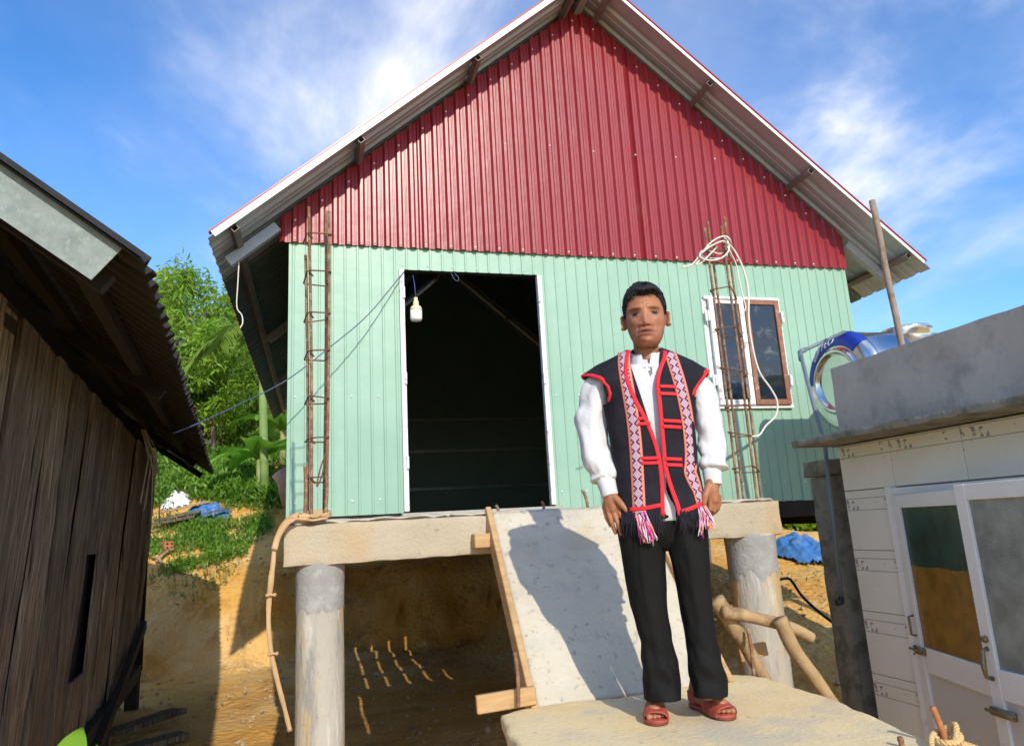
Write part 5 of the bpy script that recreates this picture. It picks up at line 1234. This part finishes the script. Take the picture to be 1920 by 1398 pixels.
hair = pbuild(mb, 'hair', M_hair)
r = np.random.default_rng(8); mb = MB()
for k in range(2600):
    th = r.uniform(0, 6.283); ph = math.acos(r.uniform(.02, .98)); d_ = np.array([math.sin(ph)*math.cos(th), math.sin(ph)*math.sin(th), math.cos(ph)])
    if d_[1] < -.35 and d_[2] < .52+.05*d_[0]: continue
    p = HC+np.array([.079, .096, .112])*d_+d_*(.005+.020*d_[2]); sw = np.array([.55*np.sign(d_[0]+.25), -.25, -.35])+r.normal(0, .25, 3); sw -= d_*(sw@d_); sw /= np.linalg.norm(sw)+1e-9
    L = r.uniform(.010, .026); w_ = np.cross(sw, d_)*.0011
    mb.add([p-w_, p+w_, p+sw*L*.6+d_*.003+w_*.7, p+sw*L+d_*r.uniform(-.006, .005)], [(0, 1, 2), (0, 2, 3)])
pbuild(mb, 'hair_strands', M_hair, hair)
# ---- torso surface shared by shirt, vest and trims
def cxz(z): return float(np.interp(z, [.75, .95, 1.2, 1.35, 1.45], [.0, -.006, -.018, -.024, -.012]))
def az_(z, s): return float(np.interp(z, [.70, .78, .95, 1.1, 1.2, 1.26, 1.32, 1.45], ([.172, .170, .163, .170, .176, .20, .29, .30] if s < 0 else [.168, .166, .155, .166, .186, .22, .29, .30])))
def bz(z): return float(np.interp(z, [.70, .80, .95, 1.1, 1.2, 1.3, 1.42], [.112, .114, .112, .118, .118, .108, .085]))
def zs_(o, s): return float(np.interp(abs(o), [0, .05, .075, .12, .2, .265, .31], ([1.452, 1.448, 1.440, 1.420, 1.386, 1.346, 1.29] if s < 0 else [1.452, 1.446, 1.436, 1.414, 1.370, 1.318, 1.25])))
def surf(x, z, back=False, g=0.):
    """y of the garment shell at (x, z); g = extra offset outward"""
    zz = min(z, 1.452); o = x-cxz(zz); s = -1 if o < 0 else 1; a = az_(zz, s)+g
    f = max(0., 1-min(1., abs(o)/a)**3)**(1/3.); B = (bz(zz)+g)*f
    if zz > 1.2:
        t_ = (zz-1.2)/max(.01, zs_(o, s)+g-1.2); B *= max(0., 1-min(1., t_)**2.6)**.5
    w = .0035*nz((x*7, 1 if back else 0, z*4))+.0016*nz((x*22, 4, z*9))
    return (.012+B*.92+w) if back else (.012*float(smoothstep(1.2, 1.42, zz))-B-w)
M_shirt = mat('white_cotton', ((.60, .60, .61), (.66, .66, .665)), scale=8, rough=.85, bump=.8, bscale=7, spec=.2, bdist=.03, stretch=(1, 1, .7))
M_vest = mat('black_woven_cotton', ((.011, .010, .014), (.022, .020, .027)), scale=12, rough=.9, bump=.4, bscale=8, spec=.2, bdist=.02, stain=[((.030, .028, .036), 5, .55, .8, .6)])
M_trim = mat('red_binding', ((.58, .012, .022), (.68, .02, .035)), scale=18, rough=.75, bump=.3, bscale=200, bdist=.002)
M_trous = mat('charcoal_trousers', ((.006, .0058, .0055), (.011, .0105, .010)), scale=4, rough=.8, bump=.6, bscale=7, spec=.18, bdist=.03, stretch=(1, 1, .6))
# shirt body
zs = list(np.linspace(.735, 1.392, 40)); rings = []
for z in zs:
    c0 = cxz(z); rg = []
    if z > 1.2: k = float(np.interp(z, [1.2, 1.30, 1.355, 1.392], [1, .95, .66, .37]))
    else: k = 1
    a_ = (az_(z, -1)+az_(z, 1))/2 if z < 1.22 else .18
    for j in range(64):
        th = 2*math.pi*j/64; ct, st = math.cos(th), math.sin(th); e = 2/2.7
        x = c0+math.copysign(abs(ct)**e, ct)*a_*.955*k; y = .008+math.copysign(abs(st)**e, st)*(bz(z)-.011)*(k if z > 1.36 else max(k, .85)**.5)
        y += .003*nz((x*9, z*6, 2))+.0025*math.sin(z*60+x*30)*float(smoothstep(1.0, .75, z))
        rg.append(np.array([x, y, z]))
    rings.append(rg)
mb = MB(); mb.rings(rings); shirt = pbuild(mb, 'shirt', M_shirt)
# collar
rings = []
for k in range(6):
    h = k/5; rg = []
    for j in range(49):
        g_ = .07+.24*h; th = g_+(2*math.pi-2*g_)*j/48       # 0 = front
        cf = math.cos(th); zc = 1.352+.036*(1-cf)-.006; zt = 1.402+.034*(1-cf)+.004*(cf > .8)
        z = zc+(zt-zc)*h; rr = .066+.010*(1-h); x = -.006+math.sin(th)*rr*1.02; y = .014-cf*rr*(1.06 if cf > 0 else .92)-.012*max(0, cf)*(1-h)
        rg.append(np.array([x, y, z]))
    rings.append(rg)
inner = [[p+np.array([-(p[0]+.006)*.045, -(p[1]-.014)*.045, 0]) for p in rg] for rg in rings[::-1]]
mb = MB(); mb.rings(rings+inner+[rings[0]], cap=False, closed=False); pbuild(mb, 'collar', M_shirt, shirt)
zp = PL(1221, 692, -.10); zy = surf(zp[0], zp[2], g=.0)-.002
mb = MB(); mb.box((zp[0], zy-.004, zp[2]+.004), (.008, .006, .012), bev=.002); mb.box((zp[0], zy-.005, zp[2]-.010), (.006, .004, .016), bev=.001); pbuild(mb, 'zip_pull', mat('zip_metal', ((.10, .10, .10), (.2, .2, .2)), rough=.4), shirt, False)
def strip(poly, w, th, lift, wfun=None, g=.004, n=7, uv=False):
    """flat strip following the torso surface along (x, z) points"""
    P = [np.array([p[0], 0, p[-1]]) for p in poly]; C_ = catmull(P, n); k = len(C_); rings = []; L = 0; us_ = []
    for i, p in enumerate(C_):
        d_ = C_[min(i+1, k-1)]-C_[max(i-1, 0)]; d_ /= np.linalg.norm(d_)+1e-9; s_ = np.array([d_[2], 0, -d_[0]]); ww = w*(wfun(i/(k-1)) if wfun else 1)
        if i: L += np.linalg.norm(p-C_[i-1])
        us_.append(L); row = []
        for q_ in (-.5, -.17, .17, .5): v = p+s_*ww*q_; row.append(np.array([v[0], surf(v[0], v[2], g=g)-lift, v[2]]))
        rings.append(row+[v+np.array([0, th, 0]) for v in row[::-1]])
    mb = MB(); mb.rings(rings); return mb, us_
# vest
def xo_R(z): return float(np.interp(z, [.74, .95, 1.0, 1.13, 1.26, 1.34, 1.40, 1.46], [-.004, -.002, -.004, -.022, -.050, -.068, -.078, -.082]))
def xo_L(z): return float(np.interp(z, [.74, .77, .86, .95, 1.10, 1.22, 1.29, 1.36, 1.46], [.066, .062, .046, .036, .032, .024, .026, .044, .058]))
def arm_off(z, s, back=False): return float(np.interp(z, [1.20, 1.245, 1.28, 1.315, 1.335, 1.346] if s < 0 else [1.20, 1.235, 1.265, 1.29, 1.308, 1.318], [.168, .150, .156, .182, .22, .262] if s < 0 else [.182, .195, .218, .240, .254, .262]))
G_ = .006
mb = MB()
def grid(fn, nu, nv_):
    rows = [[fn(i/nu, j/nv_) for i in range(nu+1)] for j in range(nv_+1)]
    mb.rings(rows, cap=False, closed=False)
hemz = .775
for s, xo in ((-1, xo_R), (1, xo_L)):
    def low_f(u_, v_):
        z = hemz+(1.21-hemz)*v_; x0 = xo(z); x1 = cxz(z)+s*(az_(z, s)+G_-.0005); x = x0+(x1-x0)*(1-(1-u_)**1.6); return np.array([x, surf(x, z, g=G_), z])
    def low_b(u_, v_):
        z = hemz+(1.21-hemz)*v_; x0 = cxz(z); x1 = cxz(z)+s*(az_(z, s)+G_-.0005); x = x0+(x1-x0)*(1-(1-u_)**1.6); return np.array([x, surf(x, z, True, g=G_), z])
    grid(low_f, 26, 44); grid(low_b, 22, 40)
    def up(u_, v_, back):
        # columns of constant offset; v from armhole/low edge up to the shoulder seam
        o1 = .262; z_low = 1.21
        # inner edge depends on z: iterate
        oo = lambda z: (xo(z)-cxz(z)) if not back else s*.05
        omin = abs(oo(1.42)) if not back else .045
        zt0 = zs_(s*omin, s)
        om = omin+(o1-omin)*u_
        zt = zs_(s*om, s)+G_
        # lowest z where arm_off(z) >= om
        zl = z_low
        if om > .15:
            for z in np.linspace(1.21, 1.365, 60):
                if arm_off(z, s) >= om: zl = z; break
            else: zl = 1.365
        if om <= .168 and s < 0 and om <= arm_off(1.21, s): zl = 1.21 if om < .150 else zl
        zl = min(zl, zt-.004); z = zl+(zt-zl)*v_
        x = cxz(z)+s*om
        if not back:
            xi = xo(z)
            if u_ < .35: x = xi+(cxz(z)+s*(omin+(o1-omin)*.35)-xi)*(u_/.35)
        else:
            if u_ < .2: x = cxz(z)+(s*(omin+(o1-omin)*.2))*(u_/.2)
        y = surf(x, z, back, g=G_)
        return np.array([x, y, z])
    grid(lambda u_, v_: up(u_, v_, False), 34, 26); grid(lambda u_, v_: up(u_, v_, True), 30, 20)
vest = pbuild(mb, 'vest', M_vest)
# red trims
def trim(poly, w=.014, lift=.004, name='trim', wf=None):
    m_, _ = strip(poly, w, .003, lift, wf, g=G_); return pbuild(m_, name, M_trim, vest)
Fp = lambda px, py, dp=-.115: PL(px, py, dp)
trim([Fp(1178, 655, -.03), Fp(1175, 672, -.06), Fp(1173, 695, -.10), Fp(1178, 718), Fp(1192, 752), Fp(1212, 790), Fp(1228, 830), Fp(1237, 868), Fp(1241, 905), Fp(1243, 968)], .0165)
trim([Fp(1247, 657, -.03), Fp(1245, 672, -.07), Fp(1237, 694, -.10), Fp(1233, 720), Fp(1237, 755), Fp(1241, 800), Fp(1245, 845), Fp(1247, 872), Fp(1258, 912), Fp(1270, 945), Fp(1275, 966)], .0165)
trim([Fp(1180, 955), Fp(1210, 952), Fp(1242, 946)], .016); trim([Fp(1274, 960), Fp(1295, 953), Fp(1320, 942, -.09)], .016)
for y0, xa, xb, dy_ in ((724, 1236, 1268, 0), (738, 1237, 1269, 0), (789, 1243, 1278, 0), (800, 1243, 1278, 0), (860, 1247, 1279, 0), (871, 1249, 1280, 0)):
    trim([Fp(xa, y0), Fp((xa+xb)/2, y0+.4), Fp(xb, y0+1)], .0135, .0055, 'toggle')
for y0, xa, xb in ((785, 1196, 1210), (795, 1197, 1220), (859, 1203, 1237), (868, 1203, 1238)):
    trim([Fp(xa, y0), Fp((xa+xb)/2, y0), Fp(xb, y0-1)], .0135, .0055, 'toggle')
for s in (-1, 1):
    zz_ = np.linspace(1.215, 1.345 if s < 0 else 1.317, 26)
    for back in (False, True):
        rings = []
        for z in zz_:
            row = []
            for dd_ in (.001, -.006, -.013):
                x = cxz(z)+s*(arm_off(z, s)+dd_); zz = z+(.010*(-dd_/.013) if z > 1.30 else 0); zz = min(zz, zs_(x-cxz(zz), s)+.004); y = surf(x, zz, back, g=G_)
                row.append(np.array([x, y+(.004 if back else -.004), zz]))
            rings.append(row+[p+np.array([0, -.003 if back else .003, 0]) for p in row[::-1]])
        mb = MB(); mb.rings(rings); pbuild(mb, 'trim', M_trim, vest)
        if not back: fr_ = rings[-1][:3]
        else: bk_ = rings[-1][:3]
    rings = []
    for q_ in np.linspace(0, 1, 7):
        row = [a_+(b_-a_)*q_+np.array([0, 0, .010*math.sin(math.pi*q_)+.001]) for a_, b_ in zip(fr_, bk_)]; rings.append(row+[p-np.array([0, 0, .003]) for p in row[::-1]])
    mb = MB(); mb.rings(rings); pbuild(mb, 'trim', M_trim, vest)
# woven bands
def bandmat():
    m = bpy.data.materials.new('woven_band'); m.use_nodes = True; t = m.node_tree; b = t.nodes['Principled BSDF']; b.inputs['Roughness'].default_value = .9
    uv = N(t, 'ShaderNodeUVMap'); sp_ = N(t, 'ShaderNodeSeparateXYZ'); t.links.new(uv.outputs[0], sp_.inputs[0])
    def M(op, a, b_=None, c=None):
        n = N(t, 'ShaderNodeMath', operation=op)
        for i, v in enumerate((a, b_, c)):
            if v is None: continue
            if isinstance(v, (int, float)): n.inputs[i].default_value = v
            else: t.links.new(v, n.inputs[i])
        return n.outputs[0]
    U, V = sp_.outputs[0], sp_.outputs[1]          # U -1..1 across, V in repeats
    au = M('ABSOLUTE', U); fv = M('ABSOLUTE', M('SUBTRACT', M('MULTIPLY', M('FRACT', V), 2), 1))   # 1 at ends, 0 mid
    dm = M('ADD', M('DIVIDE', au, .60), fv)          # diamond distance
    ringp = M('FRACT', M('MULTIPLY', dm, 2.5)); white = M('LESS_THAN', ringp, .50)
    inner = M('LESS_THAN', au, .60)
    dm2 = M('ADD', M('DIVIDE', M('ABSOLUTE', M('SUBTRACT', au, .55)), .12), M('DIVIDE', M('ABSOLUTE', M('SUBTRACT', fv, 1)), .16)); dots = M('MULTIPLY', M('LESS_THAN', dm2, 1.2), M('GREATER_THAN', dm2, .45))
    pat = M('MULTIPLY', inner, M('MAXIMUM', M('MULTIPLY', white, M('LESS_THAN', dm, 1.05)), dots))
    def mixc(f, a, bcol):
        n = N(t, 'ShaderNodeMix', data_type='RGBA'); t.links.new(f, n.inputs['Factor'])
        if isinstance(a, tuple): n.inputs['A'].default_value = (*a, 1)
        else: t.links.new(a, n.inputs['A'])
        n.inputs['B'].default_value = (*bcol, 1); return n.outputs['Result']
    c = mixc(pat, (.16, .012, .075), (.70, .62, .66))
    c = mixc(M('GREATER_THAN', au, .62), c, (.62, .24, .10))
    c = mixc(M('GREATER_THAN', au, .80), c, (.70, .30, .12))
    c = mixc(M('GREATER_THAN', au, .90), c, (.30, .015, .14))
    t.links.new(c, b.inputs['Base Color']); return m
M_band = bandmat()
def band(poly, w, wf=None, rep=.036, g=G_, lift=.0032):
    m_, us_ = strip(poly, w, .002, lift, wf, g=g, n=8)
    o = pbuild(m_, 'woven_band', M_band, vest); me_ = o.data; uvl = me_.uv_layers.new(name='UVMap'); uu = (-1, -.34, .34, 1, 1, .34, -.34, -1)
    for lp in me_.loops: i = lp.vertex_index; uvl.data[lp.index].uv = (uu[i % 8], us_[min(i//8, len(us_)-1)]/rep)
    return o
band([Fp(1170, 657, -.02), Fp(1170, 680, -.07), Fp(1173, 705), Fp(1180, 745), Fp(1187, 790), Fp(1192, 840), Fp(1195, 890), Fp(1197, 930), Fp(1199, 966)], .054)
band([Fp(1256, 660, -.02), Fp(1266, 690, -.08), Fp(1276, 722), Fp(1285, 760), Fp(1292, 800), Fp(1296, 840), Fp(1296, 868), Fp(1295, 885), Fp(1303, 905), Fp(1311, 925), Fp(1317, 942, -.09), Fp(1318, 955, -.09)], .052, wf=lambda t_: 1-.22*math.exp(-((t_-.80)/.06)**2)-.25*float(smoothstep(.85, 1, t_)))
# fringe
r = np.random.default_rng(4); mb = MB()
for k in range(560):
    if k < 300: tt = r.random(); x = -.165+(.160)*tt; 
    else: tt = r.random(); x = .066+.092*tt
    z = .785+.004*r.random()-.02*abs(x) if x < 0 else .790+.03*(x-.06); y = surf(x, .80, g=G_)+.002+r.uniform(-.002, .002); L = r.uniform(.07, .115); dxs = r.normal(0, .010)
    p = np.array([x, y, z]); p1_ = p+np.array([dxs*.5, r.normal(0, .003)-.006, -L*.5]); p2_ = p+np.array([dxs+r.normal(0, .006), r.normal(0, .006), -L]); w_ = np.array([.0019, 0, 0])
    mb.add([p-w_, p+w_, p1_+w_, p2_, p1_-w_], [(0, 1, 2, 4), (4, 2, 3)])
o = pbuild(mb, 'fringe', M_vest, vest, False); tag(o, kind='stuff')
cols = {'magenta': (.55, .02, .28), 'pink': (.70, .34, .50), 'orange': (.75, .30, .06), 'white': (.72, .66, .66), 'plum': (.20, .015, .10)}
ym = [mat('yarn_'+cn, (cc_, tuple(min(1, c*1.15) for c in cc_)), scale=60, rough=.9) for cn, cc_ in cols.items()]
for (bx_, by_, dp, wpx, ex, ey, n_) in ((1199, 966, -.120, 9, 1212, 1008, 45), (1207, 962, -.120, 5, 1226, 1010, 25), (1318, 950, -.100, 6, 1331, 984, 40), (1312, 955, -.100, 4, 1318, 996, 14)):
    mb = MB()
    for k in range(n_):
        a = PL(bx_+r.uniform(-wpx, wpx), by_+r.uniform(-3, 3), dp); e = PL(ex+r.normal(0, 5), ey+r.normal(0, 6), dp-.004+r.normal(0, .006)); m_ = (a+e)/2+np.array([r.normal(0, .006), -.004, 0])
        mb.tube(catmull([a, m_, e], 4), .0017, 5, mi=k % 5)
    o = pbuild(mb, 'tassel', ym, vest); tag(o, kind='stuff')
# sleeves
def sleeve(pts, rs, seed, folds, name='sleeve'):
    P = catmull(pts, 10); R_ = np.interp(np.linspace(0, len(rs)-1, len(P)), range(len(rs)), rs); n = 44; rings = []; prev = None
    for i, p in enumerate(P):
        t_ = i/(len(P)-1); d_ = P[min(i+1, len(P)-1)]-P[max(i-1, 0)]; d_ /= np.linalg.norm(d_); u_ = np.array([1., 0, 0]) if prev is None else prev; u_ = u_-d_*(u_@d_); u_ /= np.linalg.norm(u_); w_ = np.cross(d_, u_); prev = u_
        rg = []
        for j in range(n):
            a = 2*math.pi*j/n; ca_, sa_ = math.cos(a), math.sin(a)
            q_ = np.array([ca_*1.3, sa_*1.3, t_*5+seed])
            f = .16*nz(q_, 1.1)+.05*nz(q_*1.0+5, 2.6)
            for (t0, slope, ph0, amp, wd_) in folds:
                tt = t_-t0-slope*math.sin(a-ph0); f += 1.05*amp*math.exp(-(tt/wd_)**2)*(0.5+.5*math.cos(a-ph0))
            gather = float(smoothstep(.86, 1., t_)); f += gather*.10*math.sin(a*9+seed)
            edge = min(1, (1-t_)*12); 
            rg.append(p+(u_*ca_+w_*sa_)*R_[i]*(1+1.15*f*(.35+.65*edge)))
        rings.append(rg)
    mb = MB(); mb.rings(rings); return pbuild(mb, name, M_shirt, shirt)
sleeve([(-.175, .012, 1.325), (-.225, .008, 1.285), (-.250, .004, 1.20), (-.256, .0, 1.11), (-.246, -.015, 1.02), (-.226, -.030, .955), (-.214, -.040, .918), (-.212, -.043, .905)], [.054, .063, .065, .064, .063, .061, .054, .038], 2,
       [(.36, .10, 3.9, -.20, .035), (.44, .12, 4.2, .22, .05), (.62, -.10, 4.6, -.20, .035), (.70, -.08, 4.9, .20, .05), (.82, .05, 4.2, -.16, .03), (.90, .03, 4.5, .20, .05)])
sleeve([(.150, .012, 1.295), (.188, .010, 1.255), (.206, .008, 1.18), (.213, .006, 1.10), (.214, -.002, 1.03), (.214, -.015, .972), (.206, -.028, .935), (.203, -.032, .918)], [.048, .055, .057, .056, .054, .051, .048, .037], 7,
       [(.40, -.10, 4.2, -.18, .035), (.50, -.10, 4.6, .20, .05), (.66, .10, 4.4, -.20, .035), (.88, .02, .3, .35, .06), (.78, .05, 4.8, -.2, .03)])
for A, B, r0, r1 in (((-.214, -.043, .912), (-.199, -.055, .842), .0385, .0345), ((.203, -.032, .925), (.202, -.040, .862), .0365, .0335)):
    A, B = np.array(A), np.array(B); d_ = B-A; mb = MB()
    mb.tube([A, A+d_*.05, A+d_*.3, A+d_*.6, A+d_*.93, B, B-d_*.05, A+d_*.6], [r0*.9, r0, r0*1.0, r1*1.03, r1*1.02, r1, r1*.93, r1*.85], 32); pbuild(mb, 'cuff', M_shirt, shirt)
# trousers
def leg(rows, seed):
    rings = []; zsr = [q_[0] for q_ in rows]
    for z in np.linspace(rows[0][0], rows[-1][0], 80):
        k = [np.interp(-z, [-v for v in zsr], [q_[i] for q_ in rows]) for i in range(1, 5)]; cx, cy, rx_, ry_ = k; rg = []
        low = float(smoothstep(.42, .12, z))
        for j in range(48):
            a = 2*math.pi*j/48; ca_, sa_ = math.cos(a), math.sin(a); e = .85
            f = .96+.035*nz((ca_*1.4, sa_*1.4, z*6+seed))+.035*nz((ca_*2.5, sa_*2.5, z*14+3*ca_+seed))+low*(.10*math.sin(z*58+2.6*math.cos(a+seed)+seed)*(.55-.45*sa_)*.7+.14*nz((ca_*1.8, sa_*1.8, z*16+2*ca_+seed)))
            cre = .010*math.exp(-((a-4.71)/.10)**2)*float(smoothstep(.1, .5, z))
            rg.append(np.array([cx+math.copysign(abs(ca_)**e, ca_)*rx_*f, cy+math.copysign(abs(sa_)**e, sa_)*ry_*f-cre, z-.006*sa_*float(smoothstep(.22, .09, z))]))
        rings.append(rg)
    return rings
mb = MB()
mb.rings(leg([(.90, -.065, .012, .105, .112), (.74, -.092, .008, .104, .105), (.66, -.092, .005, .096, .098), (.55, -.094, .0, .084, .088), (.42, -.089, .0, .074, .078), (.28, -.072, .006, .064, .072), (.20, -.066, .006, .070, .078), (.155, -.066, .008, .073, .080), (.115, -.068, .008, .072, .079), (.075, -.070, .006, .070, .077)], 1), cap=False)
mb.rings(leg([(.90, .050, .012, .105, .112), (.74, .078, .008, .094, .105), (.66, .080, .005, .086, .098), (.55, .086, .0, .074, .090), (.42, .089, .0, .065, .080), (.28, .096, .006, .060, .074), (.20, .104, .008, .067, .078), (.155, .106, .010, .071, .080), (.118, .108, .010, .070, .079), (.085, .110, .008, .068, .077)], 5), cap=False)
mb.rings([[np.array([-.008+math.cos(a)*rx_, .01+math.sin(a)*ry_, z]) for a in np.linspace(0, 6.283, 41)[:-1]] for z, rx_, ry_ in ((.62, .05, .06), (.66, .12, .09), (.74, .160, .104), (.85, .158, .104), (.95, .145, .10))])
pbuild(mb, 'trousers', M_trous)
# sandals
M_leather = mat('red_brown_leather', ((.30, .045, .028), (.40, .075, .045)), scale=14, rough=.55, bump=.3, bscale=120, bdist=.002, stain=[((.20, .03, .02), 9, .58, .75, .5), ((.45, .14, .09), 20, .62, .78, .4)])
M_sole = mat('dark_sole', ((.10, .03, .02), (.16, .05, .03)), scale=10, rough=.7)
for toe, dr in FEET:
    hl = toe-dr*.268; sd_ = np.array([-dr[1], dr[0], 0]); sd_ = np.array([dr[1]*-1, dr[0], 0])
    def hw(s): return float(np.interp(s, [0, .03, .12, .35, .55, .75, .88, .96, 1], [.008, .022, .033, .033, .040, .046, .044, .030, .010]))
    ss = np.linspace(0, 1, 34)
    def outline(z, k=1.): return [hl+dr*(.268*s)+sd_*hw(s)*k+np.array([0, 0, z]) for s in ss]+[hl+dr*(.268*s)-sd_*hw(s)*k+np.array([0, 0, z]) for s in ss[::-1]]
    mb = MB(); mb.rings([outline(.001, .95), outline(.004, 1.), outline(.008, 1.)]); 
    sole = pbuild(mb, 'sandal', M_sole)
    mb = MB(); mb.rings([outline(.008, 1.0), outline(.013, 1.03), outline(.019, 1.0), outline(.020, .93)]); pbuild(mb, 'midsole', M_leather, sole)
    def arch(s0, s1, h0, h1, a0=0, a1=math.pi, wk=1.06):
        mbb = MB(); rg = []
        for q_ in np.linspace(0, 1, 6):
            s = s0+(s1-s0)*q_; h = h0+(h1-h0)*q_; w_ = hw(s)*wk; row = []
            for a in np.linspace(a0, a1, 22): row.append(hl+dr*(.268*s+.012*math.sin(a)*(1 if s > .7 else 0))+sd_*(w_*math.copysign(abs(math.cos(a))**.8, math.cos(a)))+np.array([0, 0, .014+h*math.sin(a)**.75]))
            rg.append(row)
        inn = [[p-np.array([0, 0, .003]) for p in row] for row in rg[::-1]]
        mbb.rings(rg+inn+[rg[0]], cap=False, closed=False); pbuild(mbb, 'strap', M_leather, sole)
    arch(.765, .90, .044, .033); arch(.640, .752, .052, .0450); arch(.50, .627, .062, .0525)
    arch(.36, .70, .092, .052, 1.1, 2.05, 1.12); arch(.0, .10, .05, .05, 0, math.pi, 1.2) if False else None
    mb = MB(); P = [hl+dr*(.268*s)+sd_*(hw(max(s, .05))*k_*1.05)+np.array([0, 0, .028]) for s, k_ in ((.30, 1), (.15, 1), (.04, .95), (.0, .0), (.04, -.95), (.15, -1), (.30, -1))]; P = catmull(P, 5)
    mb.rings([P, [p+np.array([0, 0, .02]) for p in P], [p+np.array([0, 0, .035])-dr*-.0 for p in P]], cap=False, closed=False); pbuild(mb, 'heel_counter', M_leather, sole)
